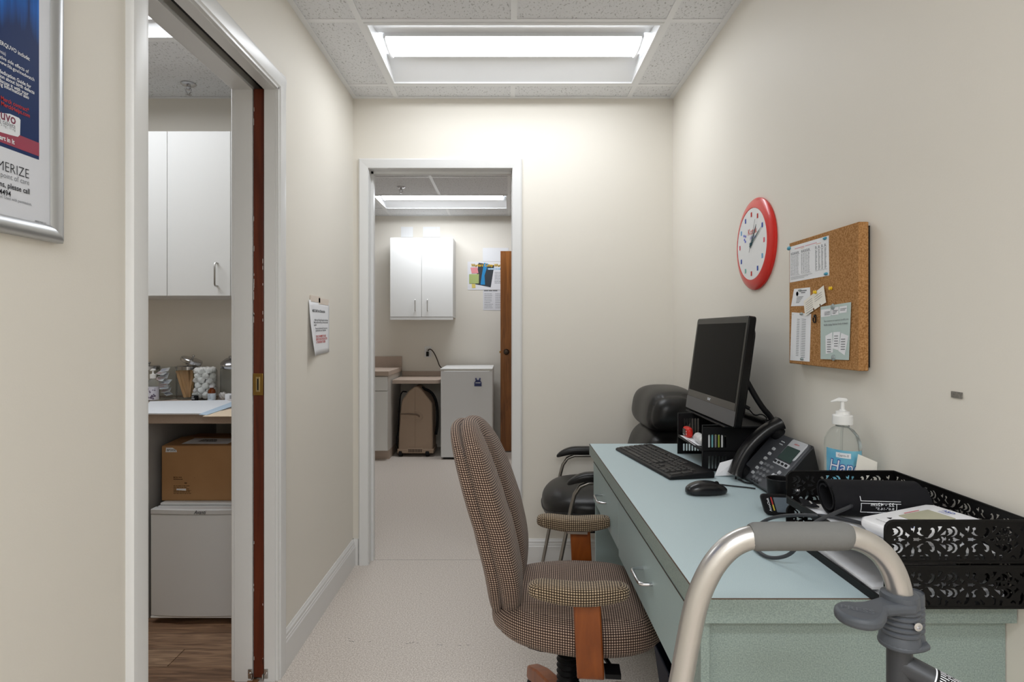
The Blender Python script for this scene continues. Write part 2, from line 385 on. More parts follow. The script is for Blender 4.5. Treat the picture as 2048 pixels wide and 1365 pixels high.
# sprinklers
def sprinkler(label, x, y):
    t = thing('fire_sprinkler', label, 'sprinkler', (x, y, ZC), 0, 'pendent ceiling sprinklers')
    MB().lathe([(.0, -.001), (.036, -.002), (.036, .0), (.03, -.007), (.02, -.01), (.0, -.01)], 24).build('escutcheon', CHROME, t, smooth=True)
    MB().lathe([(.011, -.004), (.011, -.02), (.007, -.024), (.007, -.03), (0, -.03)], 16).build('body', CHROME, t, smooth=True)
    f = MB()
    for s in (-1, 1): f.tube([(s*.008, 0, -.02), (s*.014, 0, -.03), (s*.011, 0, -.042), (s*.002, 0, -.05)], .0025, 8)
    f.build('frame_arm', CHROME, t, smooth=True)
    mb = MB().lathe([(0, -.05), (.006, -.05), (.006, -.054), (0, -.054)], 12)
    for k in range(12):
        a = R(30*k); mb.obox((.010*math.cos(a), .010*math.sin(a), -.0535), (math.cos(a), math.sin(a), 0), (-math.sin(a), math.cos(a), 0), Z3, (.012, .003, .001))
    mb.build('deflector', CHROME, t)
p = PZ(377, 172, ZC - .01); sprinkler('chrome sprinkler head on the ceiling seen over the pocket door opening', p.x, 2.98 if p.y > 3 else p.y)
p = PZ(802, 377, ZC - .01); sprinkler('small sprinkler head on the ceiling seen through the far doorway', p.x, p.y)

# ---- door trims
def casing_piece(mb, a, b, inn, out, nrm, wd=.062, th=.018):   # from a to b, inner edge on the line a-b, growing towards `inn`
    a, b, o, n = Vector(a), Vector(b), Vector(inn), Vector(nrm)
    w_ = b - a; prof = [(0, 0), (0, th*.62), (wd*.12, th*.62), (wd*.2, th*.85), (wd*.8, th), (wd*.94, th*.9), (wd, th*.5), (wd, 0)]
    mb.prism(prof, a, o, n, w_); return mb
# left (pocket) opening: split jamb
j = MB()
j.box(XL-.037, XL+.001, D1, D1+.012, 0, DT+.012).box(XLR, XLR+.062, D1, D1+.012, 0, DT+.012)
j.box(XLR, XL+.001, D0-.012, D0, 0, DT+.012)
j.box(XL-.037, XL+.001, D0, D1, DT, DT+.012).box(XLR, XLR+.062, D0, D1, DT, DT+.012)
t1 = struct('trim_1', j, TRIM)
for y0, s in ((D1+.004, 1), (D0-.004, -1)):
    casing_piece(MB(), (XL, y0, 0), (XL, y0, DT+.004+.062), (0, s, 0), None, X3).build('casing', TRIM, t1, smooth=35)
casing_piece(MB(), (XL, D0-.004-.06, DT+.004), (XL, D1+.004+.06, DT+.004), Z3, None, X3).build('casing', TRIM, t1, smooth=35)
for y0, s in ((D1+.004, 1), (D0-.004, -1)):
    MB().box(XLR-.014, XLR, min(y0, y0+s*.06), max(y0, y0+s*.06), 0, DT+.06).build('casing', TRIM, t1, bevel=.003)
MB().box(XLR-.014, XLR, D0-.06, D1+.06, DT+.004, DT+.064).build('casing', TRIM, t1, bevel=.003)
MB().box(XL-.075, XL-.045, D0, 2.9, DT+.03, DT+.06).build('door_track', mat('track_metal', (70, 70, 70), .5, metal=.6), t1)
for xx, s in ((XL-.037, 1), (XLR+.062, -1)):
    g = MB().box(min(xx, xx+s*.014), max(xx, xx+s*.014), D1-.004, D1, .012, .045).box(xx-s*.003, xx, D1-.012, D1, .012, .03)
    g.build('floor_guide', STEEL, t1, bevel=.0015); MB().lathe([(.004, 0), (.004, .003), (0, .0035)], 10, (xx+s*.008, D1-.004, .03), (0, -1, 0)).build('guide_screw', CHROME, t1)
# pocket door
MAHOG = wood('mahogany', (74, 30, 18), (108, 50, 30), (10, 10, .6), .35)
d1 = struct('door_1', MB().box(XL-.076, XL-.0405, D1+.004, 2.84, .012, DT+.004), MAHOG, bevel=.002)
zc = 1.035
MB().box(XL-.0755, XL-.041, D1-.0005, D1+.004, zc-.038, zc+.038).build('edge_pull', BRASS, d1, bevel=.0006)
MB().box(XL-.0655, XL-.051, D1-.0018, D1, zc-.026, zc+.026).build('edge_pull_lever', mat('brass_light', (206, 186, 140), .3, metal=1), d1, bevel=.0006)
MB().box(XL-.0605, XL-.056, D1-.0022, D1-.0017, zc-.02, zc+.02).build('pull_slot', DARK, d1)
random.seed(11); pm_ = MB()
for k in range(26):                                      # chips of white paint left on the door edge
    z = random.choice([random.uniform(.05, .6), random.uniform(1.1, 2.0), random.uniform(1.25, 1.5)]); xx = random.choice([XL-.043, XL-.0745, XL-.0735]); h = random.uniform(.004, .03)
    pm_.box(xx-.0007, xx+.0006, D1+.0032, D1+.0042, z, z+h)
pm_.build('paint_chips', TRIM, d1)

# back doorway
j = MB().box(BX0-.012, BX0, YB-.001, YB2+.001, 0, BT+.012).box(BX1, BX1+.012, YB-.001, YB2+.001, 0, BT+.012).box(BX0, BX1, YB-.001, YB2+.001, BT, BT+.012)
j.box(BX0, BX1, YB+.05, YB+.085, BT-.012, BT).box(BX0, BX0+.012, YB+.05, YB+.085, 0, BT).box(BX1-.003, BX1, YB+.05, YB+.085, 0, BT)
t2 = struct('trim_2', j, TRIM)
def mitre(a, b, inn, e0, e1, wd=.05, th=.017, nrm=(0, -1, 0)):
    a, b, o, n = Vector(a), Vector(b), Vector(inn), Vector(nrm); d = (b-a).normalized(); vs = []; fs = []
    prof = [(0, 0), (0, th*.7), (wd*.15, th*.8), (wd*.85, th), (wd, th*.6), (wd, 0)]; k = len(prof)
    for (p_, s) in ((a, -e0), (b, e1)):
        for (q, h) in prof: vs.append(p_ + o*q + n*h + d*(s*q))
    fs = [tuple(range(k)), tuple(range(k, 2*k))[::-1]] + [((i+1) % k, i, k+i, k+(i+1) % k) for i in range(k)]
    return MB().add(vs, fs)
mitre((BX0-.002, YB, 0), (BX0-.002, YB, BT+.002), (-1, 0, 0), 0, 1).build('casing', TRIM, t2, smooth=30)
mitre((BX1+.002, YB, 0), (BX1+.002, YB, BT+.002), (1, 0, 0), 0, 1).build('casing', TRIM, t2, smooth=30)
mitre((BX0-.002, YB, BT+.002), (BX1+.002, YB, BT+.002), (0, 0, 1), 1, 1).build('casing', TRIM, t2, smooth=30)

# baseboards
def baseboard(name, a, b, n):
    pr = [(0, 0), (.015, 0), (.015, .098), (.0125, .103), (.0125, .110), (.010, .113), (.010, .124), (.006, .130), (.004, .136), (0, .136)]
    return struct(name, MB().prism(pr, a, n, Z3, Vector(b)-Vector(a)), BASEB)
baseboard('baseboard_left', (XL, D1+.066, 0), (XL, YB, 0), X3)
baseboard('baseboard_back', (BX1+.054, YB, 0), (XR, YB, 0), (0, -1, 0))
baseboard('baseboard_right', (XR, 2.40, 0), (XR, YB, 0), (-1, 0, 0))
baseboard('baseboard_front_left', (XL, YN, 0), (XL, D0-.07, 0), X3)
MB().box(XL-.001, BX0-.054, YB-.013, YB, 0, .136).build('baseboard_stub', BASEB, t2)

# wooden door standing open in the store room
OAK = wood('oak_door', (108, 62, 24), (150, 94, 44), (9, 9, .7), .38)
d2 = struct('door_2', MB().box(-.086, .67, 6.0, 6.035, .012, 2.03), OAK, bevel=.0015)
MB().lathe([(.0, -.05), (.018, -.048), (.026, -.038), (.026, -.03), (.014, -.02), (.011, -.008), (.028, -.004), (.03, 0), (0, 0)], 20, (-.086+.06, 6.0, 1.012), (0, 1, 0)).build('knob', mat('dark_bronze', (78, 68, 60), .3, metal=1), d2, smooth=True)
MB().box(-.097, -.086, 6.012, 6.024, 1.0, 1.02).build('latch_bolt', BRASS, d2)
# ================================================================ DESK
DZ, DX0, DY0, DY1 = .77, .323, 1.003, 2.38
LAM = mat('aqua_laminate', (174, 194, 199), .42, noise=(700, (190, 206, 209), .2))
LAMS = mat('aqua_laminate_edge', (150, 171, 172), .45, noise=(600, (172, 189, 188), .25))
LAM_SHADE = mat('shaded_speckled_laminate', (118, 134, 130), .45, noise=(420, (154, 167, 160), .22))  # same desk laminate, shade of end panel and edges painted into the colour
EDGE = mat('brown_seam', (84, 62, 48), .6)
XW = XR - .002
dk = thing('desk', 'pale aqua laminate desk with chrome drawer pulls against the right wall', 'desk', ((DX0+XW)/2, (DY0+DY1)/2, 0))
MB().box(DX0, XW, DY0, DY1, DZ-.042, DZ).build('desktop', LAM, dk, world=True)
MB().box(DX0-.0015, DX0, DY0-.0015, DY1, DZ-.042, DZ-.001).box(DX0, XW, DY0-.0015, DY0, DZ-.042, DZ-.001).build('edge_band', LAM_SHADE, dk, world=True)
MB().box(DX0-.0018, DX0-.0002, DY0-.0018, DY1, DZ-.0016, DZ-.0002).box(DX0, XW, DY0-.0018, DY0-.0002, DZ-.0016, DZ-.0002).build('seam_line', EDGE, dk, world=True)
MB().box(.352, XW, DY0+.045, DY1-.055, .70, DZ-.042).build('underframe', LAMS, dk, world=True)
MB().box(.3415, XW, DY0+.022, DY0+.04, .0, DZ-.043).build('end_panel', LAM_SHADE, dk, world=True)
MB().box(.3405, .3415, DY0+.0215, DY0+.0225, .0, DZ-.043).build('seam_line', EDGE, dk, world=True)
MB().box(.326, .3405, DY0+.008, DY0+.05, .0, DZ-.043).build('front_stile', LAM_SHADE, dk, world=True)
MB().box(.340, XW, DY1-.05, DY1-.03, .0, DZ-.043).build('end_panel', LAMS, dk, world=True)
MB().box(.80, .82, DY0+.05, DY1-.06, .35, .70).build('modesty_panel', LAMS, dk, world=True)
for (ya, yb, zb) in ((DY0+.052, 1.812, .535), (1.816, DY1-.03, .552)):
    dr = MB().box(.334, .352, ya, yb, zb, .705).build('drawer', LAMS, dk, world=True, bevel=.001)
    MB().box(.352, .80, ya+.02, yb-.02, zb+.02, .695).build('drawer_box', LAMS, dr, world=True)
    MB().box(.3332, .3345, ya, yb, .7042, .7056).build('seam_line', EDGE, dr, world=True)
    yc = (ya+yb)/2; zc = .63 if zb < .54 else .633
    h = MB().tube([(.336, yc+.048, zc), (.314, yc+.048, zc), (.306, yc+.043, zc), (.304, yc+.034, zc), (.304, yc-.034, zc), (.306, yc-.043, zc), (.314, yc-.048, zc), (.336, yc-.048, zc)], .0042, 10)
    h.build('handle', CHROME, dr, world=True, smooth=True)

# ================================================================ OFFICE CHAIR
def weave(name, dark, light, p, k=.12):
    m = mat(name, dark, .9, spec=.1, sheen=.15); nt = m.node_tree; b = nt.nodes['Principled BSDF']; N = nt.nodes.new; Lk = nt.links.new
    uv = N('ShaderNodeTexCoord'); sp = N('ShaderNodeSeparateXYZ'); Lk(uv.outputs['UV'], sp.inputs[0]); o = []
    for ax in (0, 1):
        a = N('ShaderNodeMath'); a.operation = 'MULTIPLY'; a.inputs[1].default_value = 2*math.pi/p; Lk(sp.outputs[ax], a.inputs[0])
        s = N('ShaderNodeMath'); s.operation = 'SINE'; Lk(a.outputs[0], s.inputs[0])
        q = N('ShaderNodeMath'); q.operation = 'MULTIPLY_ADD'; q.inputs[1].default_value = .5; q.inputs[2].default_value = .5; Lk(s.outputs[0], q.inputs[0]); o.append(q)
    mu = N('ShaderNodeMath'); mu.operation = 'MULTIPLY'; Lk(o[0].outputs[0], mu.inputs[0]); Lk(o[1].outputs[0], mu.inputs[1])
    r = N('ShaderNodeValToRGB'); r.color_ramp.elements[0].position = k; r.color_ramp.elements[1].position = k+.3
    r.color_ramp.elements[0].color = lin(dark); r.color_ramp.elements[1].color = lin(light); Lk(mu.outputs[0], r.inputs['Fac']); Lk(r.outputs[0], b.inputs['Base Color'])
    bp = N('ShaderNodeBump'); bp.inputs['Strength'].default_value = .6; bp.inputs['Distance'].default_value = .002
    Lk(mu.outputs[0], bp.inputs['Height']); Lk(bp.outputs[0], b.inputs['Normal'])
    return m
WEAVE = weave('brown_check_weave', (56, 41, 37), (192, 166, 146), .0064)
WEAVE2 = weave('worn_check_weave', (58, 46, 37), (196, 174, 144), .0064)
CHERRY = wood('cherry_wood', (124, 62, 22), (156, 84, 34), (6, 6, 1.2), .3)
oc = thing('office_chair', 'brown check fabric office chair with wooden arm posts at the desk', 'chair', (.172, 1.73, 0), R(-5))
def seat_fn(q):
    x, y, z = q
    if z > 0: z -= .014*math.exp(-((x-.02)**2+(y)**2)/.03) * (z/.05)
    z -= max(0, x-.1)**2*.55
    if z < -.02: x *= .97
    return Vector((.022+x, y*(1.0 - .18*max(0, -x)/.24), .432+z))
MB().cushion((.24, .245, .062), 3.0, 22, seat_fn).build('seat', WEAVE, oc, smooth=True)
MB().cushion((.15, .15, .012), 5.0, 8, lambda q: q+Vector((.02, 0, .368))).build('seat_pan', BLACKM, oc, smooth=True)
def back_fn(th0):
    def fn(q):
        x, y, z = q; t = (z/.28)
        wy = y*(1 - .16*max(0, t)**2 - .22*max(0, -t)**3)
        xx = x
        if x > 0: xx = x*(1 + .25*math.cos(min(1, abs(y)/.2)*math.pi)*-1*.25) - .042*math.exp(-(y/.035)**2)*(1-max(0, t)**1.6)*min(1, x/.03)*(1-max(0, -t)**4) + .006*(1-t*t)
        xx += .16*(y*y)/.05*.12
        return Vector((th0 - .212 - (.30 if z > 0 else .17)*z + .010*math.exp(-((t+.45)/.35)**2) + xx, wy, .695+z))
    return fn
MB().cushion((.044, .225, .272), 2.9, 26, back_fn(.004)).build('backrest', WEAVE, oc, smooth=True)
MB().cushion((.022, .218, .262), 3.4, 20, back_fn(-.036)).build('back_cover', WEAVE, oc, smooth=True)
MB().obox((-.158, 0, .425), X3, Y3, Z3, (.02, .09, .12)).obox((-.06, 0, .372), X3, Y3, Z3, (.22, .08, .012)).build('back_bracket', BLACKM, oc, bevel=.004)
def pad_fn(s):
    def fn(q):
        x, y, z = q
        return Vector((.022+x, s*.267+y*(1-.12*(x/.13)**2), .58 + z - .02*max(0, -x-.08)*2 - .006*math.cos(x*22)))
    return fn
for s in (-1, 1):
    MB().cushion((.124, .035, .023), 3.6, 16, pad_fn(s)).build('armrest', WEAVE2, oc, smooth=True)
    pr = [(-.272, .556), (-.2735, .41), (-.2725, .378), (-.264, .363), (-.245, .356), (-.05, .354)]
    vs = []; fs = []
    for (yy, zz) in pr:
        for (dx, off) in ((-.031, 0), (.036, 0), (.036, 1), (-.031, 1)):
            ny, nz = ((0.019, 0) if zz > .40 else (.014, .012) if zz > .36 else (0, .012)); sk = (.556-zz)*.05
            vs.append((.04+dx+sk, -s*0 + s*abs(yy) - s*ny*off, zz + nz*off))
    for i in range(len(pr)-1):
        for k in range(4): fs.append((i*4+k, i*4+(k+1) % 4, (i+1)*4+(k+1) % 4, (i+1)*4+k))
    fs += [(0, 1, 2, 3), (20, 21, 22, 23)]
    MB().add(vs, fs).build('arm_post', CHERRY, oc, bevel=.004)
    pl = MB().box(-.0, .066, s*.25-.02, s*.25+.024, .552, .56).build('arm_plate', NICKEL, oc)
    for xx in (.012, .052): MB().lathe([(.004, 0), (.004, .003), (0, .004)], 8, (xx, s*.2735, .552), (0, s, 0)).build('screw', CHROME, pl)
lift = MB()
pr = [(.045, .352), (.045, .345)]
for k in range(12): pr += [(.034, .335-.017*k), (.027, .326-.017*k)]
pr += [(.034, .14), (.05, .13), (.055, .075), (0, .075)]
MB().lathe([(0, .352)] + pr, 20).build('gas_lift', BLACKP, oc, smooth=30)
MB().tube([(.06, -.02, .35), (.1, -.14, .346), (.11, -.19, .35)], .006, 8).cbox((.11, -.2, .35), (.04, .05, .012)).build('tilt_lever', BLACKP, oc)
for k in range(5):
    a = R(35 + 72*k + 5); u = Vector((math.cos(a), math.sin(a), 0)); v = Vector((-u.y, u.x, 0)); mb = MB(); vs = []; fs = []
    st = [(.03, .15, .058, .028), (.12, .142, .055, .027), (.22, .118, .05, .026), (.29, .092, .045, .026), (.315, .083, .04, .022)]
    for (r_, zt, hh, hw) in st:
        c = u*r_; vs += [c+v*hw+Vector((0, 0, zt-hh)), c-v*hw+Vector((0, 0, zt-hh)), c-v*hw*.9+Vector((0, 0, zt)), c+v*hw*.9+Vector((0, 0, zt))]
    for i in range(len(st)-1):
        for q in range(4): fs.append((i*4+q, i*4+(q+1) % 4, (i+1)*4+(q+1) % 4, (i+1)*4+q))
    fs += [(3, 2, 1, 0), (16, 17, 18, 19)]
    MB().add(vs, fs).build('base_leg', CHERRY, oc, bevel=.006)
    cs = MB()
    for s in (-1, 1): cs.lathe([(0, 0), (.02, 0), (.025, .004), (.025, .016), (.02, .019), (0, .019)], 18, u*.285+v*(s*.005)+Vector((0, 0, .025)), v*s)
    cs.tube([u*.285+Vector((0, 0, .02)), u*.285+Vector((0, 0, .05))], .007, 8)
    cs.build('caster', BLACKP, oc, smooth=True)

# ================================================================ GUEST CHAIR
LEATHER = mat('black_leather', (26, 25, 25), .36, spec=.45, bump=(90, .12, .0015))
FRAME = mat('pewter_metal', (150, 146, 140), .36, metal=1)
gc = thing('guest_chair', 'black leather guest chair with metal legs in the far corner', 'chair', (.45, 2.735, 0), math.pi)
def gseat(q):
    x, y, z = q; z += .018*math.cos(y*5.5)*math.cos(x*4) if z > 0 else 0
    z -= max(0, x-.16)**2*2.2
    return Vector((.035+x, y, .452+z))
st_ = MB().cushion((.262, .245, .072), 2.8, 20, gseat).build('seat', LEATHER, gc, smooth=True)
pp = []
for k in range(49):
    a = 2*math.pi*k/48; c, s = math.cos(a), math.sin(a); n = 2.8; q = (abs(c)**n+abs(s)**n)**(1/n)
    v = gseat(Vector((c/q*.262*1.002, s/q*.245*1.002, -.004))); pp.append(v)
MB().tube(pp, .004, 6, cap=False).build('piping', LEATHER, st_, smooth=True)
MB().cushion((.24, .22, .02), 4, 10, lambda q: q+Vector((.02, 0, .375))).build('seat_base', BLACKM, gc, smooth=True)
def rollfn(cx_, cz_, lean):
    def fn(q):
        x, y, z = q; w_ = 1 - .10*(abs(y)/.24)**3
        s = .008*math.exp(-((abs(y)-.19)/.010)**2)
        return Vector((cx_ + (x - (s if x > 0 else 0))*w_ - z*lean + .03*(y/.24)**2, y, cz_ + (z - (s if z > 0 else 0))*w_))
    return fn
MB().cushion((.112, .25, .098), 3.0, 22, rollfn(-.262, .872, .15)).build('headrest', LEATHER, gc, smooth=True)
MB().cushion((.115, .25, .16), 2.8, 22, rollfn(-.235, .645, .15)).build('backrest', LEATHER, gc, smooth=True)
for s in (-1, 1):
    y = s*.272
    MB().cushion((.155, .03, .021), 2.6, 12, lambda q: Vector((.055+q.x, y+q.y, .617+q.z - max(0, q.x-.06)**2*3.2 - .03*max(0, -q.x-.05)))).build('armrest', LEATHER, gc, smooth=True)
    fr = [(.29, y, .0), (.235, y, .28), (.19, y, .5), (.178, y, .545), (.155, y, .578), (.12, y, .592), (-.08, y, .592), (-.13, y, .585), (-.16, y, .56), (-.18, y, .52), (-.26, y, .1), (-.28, y, .0)]
    MB().tube(fr, .0115, 12, flat=.75).build('side_frame', FRAME, gc, smooth=True)
    for xx in (.29, -.28): MB().lathe([(.014, 0), (.014, .012), (.012, .02)], 12, (xx*.995, y, 0)).build('foot_cap', BLACKP, gc, smooth=True)
for xx, zz in ((.16, .37), (-.2, .37)): MB().tube([(xx, -.272, zz+.03), (xx, -.24, zz), (xx, .24, zz), (xx, .272, zz+.03)], .0095, 10).build('stretcher', FRAME, gc, smooth=True)

# ================================================================ WALKER
ALU = mat('aluminium_tube', (196, 193, 190), .3, metal=.9)
GREYP = mat('grey_moulded_plastic', (74, 78, 84), .5)
DGREY = mat('charcoal_powder_coat', (70, 72, 76), .35, metal=.5)
FOAM = mat('grey_foam_grip', (112, 112, 110), .85, spec=.15, bump=(350, .25, .0008))
WY = .65
wk = thing('walker_frame', 'aluminium folding walker with grey foam hand grip in front of the desk', 'walker', (.25, WY, 0))
def q(x, y, Y=WY): return P(x, y, Y)
pts = [Vector((.035, WY, .012)), q(1362, 1365), q(1372, 1310), q(1382, 1255), q(1393, 1205), q(1408, 1165), q(1430, 1125), q(1458, 1095), q(1485, 1080), q(1510, 1074), q(1600, 1073), q(1690, 1073),
       q(1718, 1079), q(1745, 1092), q(1768, 1112), q(1786, 1140), q(1796, 1168), q(1802, 1200), q(1804, 1240), q(1804, 1262)]
def smooth_path(p, n=2):
    for _ in range(n):
        o = [p[0]]
        for a, b in zip(p[:-1], p[1:]): o += [a*.75+b*.25, a*.25+b*.75]
        p = o + [p[-1]]
    return p
MB().tube(smooth_path(pts), .0127, 20).build('handle_tube', ALU, wk, world=True, smooth=True)
gp = [q(1500, 1074), q(1503, 1074), q(1510, 1074), q(1550, 1073), q(1650, 1073), q(1686, 1073), q(1695, 1073.5), q(1698, 1074)]
MB().tube(gp, [.0128, .0138, .0152, .0153, .0153, .0152, .014, .0128], 24).build('hand_grip', FOAM, wk, world=True, smooth=True)
lx = q(1799, 1300).x
MB().tube([(lx, WY, .93), (lx, WY, .5), (lx+.01, WY-.0, .02)], .0125, 18).build('leg', DGREY, wk, world=True, smooth=True)
for (x, y) in ((.035, WY), (lx+.01, WY)): MB().lathe([(.02, 0), (.021, .004), (.017, .03), (.0165, .05), (.0135, .052)], 18, (x, y, 0)).build('rubber_tip', BLACKM, wk, world=True, smooth=True)
# moulded folding joint with ribs
cz = q(1800, 1190).z; rib = [(.0155, .004), (.0195, .002), (.0205, -.004), (.0205, -.014)]
for k in range(5): rib += [(.019, -.0145-.0075*k), (.0212, -.0165-.0075*k), (.0212, -.0195-.0075*k), (.019, -.0215-.0075*k)]
rib = [(r_*.93, z*.80) for r_, z in rib]
rib += [(.0195, -.045), (.0205, -.05), (.0155, -.052)]
fj = MB().lathe([(.0, .004)] + rib + [(0, -.052)], 28, (lx, WY, cz)).build('joint', GREYP, wk, world=True, smooth=28)
MB().lathe([(.0, .002), (.011, 0)] + [(r_*.62, z) for r_, z in rib[1:]] + [(0, -.052)], 20, (lx+.0165, WY+.004, cz)).build('joint_lug', GREYP, wk, world=True, smooth=28)
MB().prism([(x*.021+.0, y) for x, y in [(math.cos(R(a)), math.sin(R(a))*.021) for a in range(90, 271, 15)]] + [(.016, -.017), (.026, -.012), (.029, 0), (.026, .012), (.016, .017)], (lx, WY, cz-.055), X3, Y3, (0, 0, .006)).build('joint_flange', GREYP, wk, world=True, bevel=.002)
MB().lathe([(.0045, 0), (.0045, .002), (.002, .0025), (.0018, .0005), (0, .0005)], 14, (lx+.006, WY-.0195, cz-.025), (0, -1, 0)).build('joint_bolt', CHROME, wk, world=True, smooth=30)
# release paddle
py0 = WY - .03; px0 = q(1717, 1207, py0).x
ol = []
for a in range(20, 341, 12): ol.append((px0 + .0225*math.cos(R(a)), py0 + .021*math.sin(R(a))))
ol = [(px0+.0225*math.cos(R(a)), py0+.0235*math.sin(R(a))) for a in range(70, 321, 10)] + [(px0+.026, py0-.006), (px0+.034, py0+.006), (lx-.012, WY-.021), (lx+.008, WY-.0205), (lx+.006, WY-.005), (lx-.016, WY+.006), (px0+.032, py0+.029), (px0+.018, py0+.023)]
pz = cz - .006
MB().prism(ol, (0, 0, pz-.0085), X3, Y3, (0, 0, .0115)).build('release_paddle', GREYP, wk, world=True, bevel=.004, seg=3)
MB().text('PRESS', (px0-.016, py0+.006, pz+.0034), Vector((.88, -.48, 0)), Vector((.48, .88, 0)), .0125, off=.01).build('paddle_lettering', mat('grey_plastic_relief', (96, 100, 106), .5), wk, world=True)
# diagonal brace with a warning label
a = Vector((lx, WY, q(1800, 1326).z)); b_ = P(2300, 1595, .56)
MB().tube([a, b_], .0128, 18).build('brace_tube', DGREY, wk, world=True, smooth=True)
MB().tube([b_+Vector((.0, 0, .12)), b_, Vector((b_.x, b_.y, .012))], .0125, 18).build('leg', DGREY, wk, world=True, smooth=True)
MB().lathe([(.02, 0), (.021, .004), (.017, .03), (.0165, .05), (.0135, .052)], 18, (b_.x, b_.y, 0)).build('rubber_tip', BLACKM, wk, world=True, smooth=True)
d = (b_-a).normalized(); up = (Vector((0, -.55, 1)) - d*d.dot(Vector((0, -.55, 1)))).normalized(); sd = d.cross(up)
def curved(mb, t0, t1, a0, a1, r_, n=8):
    vs = []; fs = []
    for i in range(n+1):
        an = R(a0+(a1-a0)*i/n); off = (up*math.cos(an) + sd*math.sin(an))*r_
        vs += [a+d*t0+off, a+d*t1+off]
    for i in range(n): fs.append((2*i, 2*i+1, 2*i+3, 2*i+2))
    return mb.add(vs, fs)
lb = curved(MB(), .03, .16, -38, 50, .01292).build('warning_label', INKW, wk, world=True)
curved(MB(), .0315, .088, -35, 47, .01302).build('label_print', BLACKM, lb, world=True); curved(MB(), .0895, .158, -35, 47, .01302).build('label_print', BLACKM, lb, world=True)
lp = MB(); rd = random.Random(4)
for k in range(7):
    an = -31+11.5*k; t = .034
    while t < .155:
        l = rd.uniform(.004, .011)
        if not (.085 < t+l and t < .0915): curved(lp, t, t+l, an, an+4.5, .0131, 1)
        t += l+.0015
lp.build('label_text', INKW, lb, world=True)
# ================================================================ ON THE DESK
ZT = DZ + .0004
# ---- black slotted organiser trays under the computer
def slotted(w_, h_, n, sw, sh, z0, r=.004):          # plate with n upright slots
    gap = (w_ - .03) / n; hs = []
    for k in range(n):
        x = .015 + gap*k + (gap-sw)/2; hs.append([(x+p[0], z0+p[1]) for p in rrect(sw, sh, sw*.45, 3)][::-1])
    return plate_with_holes(rrect(w_, h_, r, 3), hs, .003)
def place(vf, o, u, v, nrm): 
    o, u, v, nrm = Vector(o), Vector(u), Vector(v), Vector(nrm)
    return MB().add([o + u*p[0] + v*p[1] + nrm*p[2] for p in vf[0]], vf[1])
OX0, OX1, OY0, OY1 = .62, .845, 1.91, 2.186
org = thing('desk_organizer', 'black plastic slotted desk organizer beneath the computer', 'organizer', (.74, 2.05, ZT))
zt0 = ZT; ZM = zt0+.066
def end_panel(y, z0, z1, rows_, nm='end_panel'):
    hs = []
    for (a, b) in rows_:
        for k in range(6): hs.append([(.019+.0104*k+p_[0], a+p_[1]) for p_ in rrect(.0066, b-a, .003, 3)][::-1])
    place(plate_with_holes(rrect(OX1-OX0, z1-z0, .003, 2), hs, .003), (OX0, y, z0), X3, Z3, Y3).build(nm, BLACKP, org, world=True)
end_panel(OY1, zt0, zt0+.15, [(.010, .038), (.074, .13)]); end_panel(OY0, ZM, zt0+.142, [(.010, .052)]); end_panel(OY0, zt0, ZM-.002, [(.008, .05)])
MB().box(OX0+.004, OX1, OY0+.002, OY1-.002, ZM, ZM+.003).build('tray_floor', BLACKP, org, world=True)
MB().box(OX0, OX0+.004, OY0, OY1, ZM-.004, ZM+.006).build('tray_lip', BLACKP, org, world=True)
MB().box(.672, OX1, OY0-.055, OY1+.075, zt0+.148, zt0+.153).build('top_plate', BLACKP, org, world=True, bevel=.001)
MB().box(OX1-.003, OX1, OY0, OY1, zt0, zt0+.148).build('rear_panel', BLACKP, org, world=True)
for y in (OY0, OY1): MB().tube([(OX0+.001, y, zt0), (OX0+.001, y, zt0+.148), (.68, y, zt0+.1485)], .0025, 8).build('edge_post', BLACKP, org, world=True, smooth=True)
# things kept in it
t = thing('red_oximeter', 'red device with a black screen in the black organizer', 'device', (.640, 2.13, ZM+.0034))
MB().cushion((.012, .033, .019), 3.5, 10, lambda q: q+Vector((0, 0, .0195))).build('case', mat('red_plastic', (206, 40, 30), .3), t, smooth=True)
MB().box(-.0132, -.011, -.012, .018, .008, .031).build('screen', BLACKG, t, bevel=.001)
MB().box(-.0135, -.0128, -.004, .014, .010, .0115).build('screen_print', INKW, t)
for k in range(2): MB().lathe([(.0025, 0), (.002, .0015), (0, .002)], 10, (-.0115, -.021, .015+.009*k), (-1, 0, 0)).build('button', INKW, t, smooth=True)
t = thing('white_bottle', 'white plastic bottle lying beside the red device', 'bottle', (.648, 2.02, ZM+.0034))
MB().lathe([(0, .03), (.012, .03), (.016, .025), (.016, -.03), (.011, -.035), (.011, -.04), (0, -.04)], 20, (0, 0, .0165), (.05, 1, 0)).build('body', mat('white_plastic', (232, 232, 232), .3), t, smooth=True)
MB().lathe([(.0122, -.04), (.0122, -.055), (.010, -.057), (0, -.057)], 20, (0, 0, .0165), (.05, 1, 0)).build('cap', mat('cap_white', (240, 240, 240), .3), t, smooth=True)
for k, (yy, c, h) in enumerate(((.6425, (232, 236, 238), .048), (.653, (128, 190, 196), .046), (.6635, (150, 150, 152), .044), (.674, (170, 186, 70), .045), (.6845, (236, 236, 236), .044))):
    lab = ['white', 'pale teal', 'grey', 'lime green', 'plain white'][k]
    MB().box(yy-.0052, yy+.0052, 1.9155, 1.955, ZM+.0034, ZM+.0034+h).build('small_carton', mat('carton_%d' % k, c, .5), bevel=.001, loc=(yy, 1.93, ZM+.0034))
    tag(bpy.data.objects['small_carton' if k == 0 else 'small_carton.%03d' % k], '%s little carton behind the slots of the black organizer' % lab, 'carton', 'cartons in the organizer')
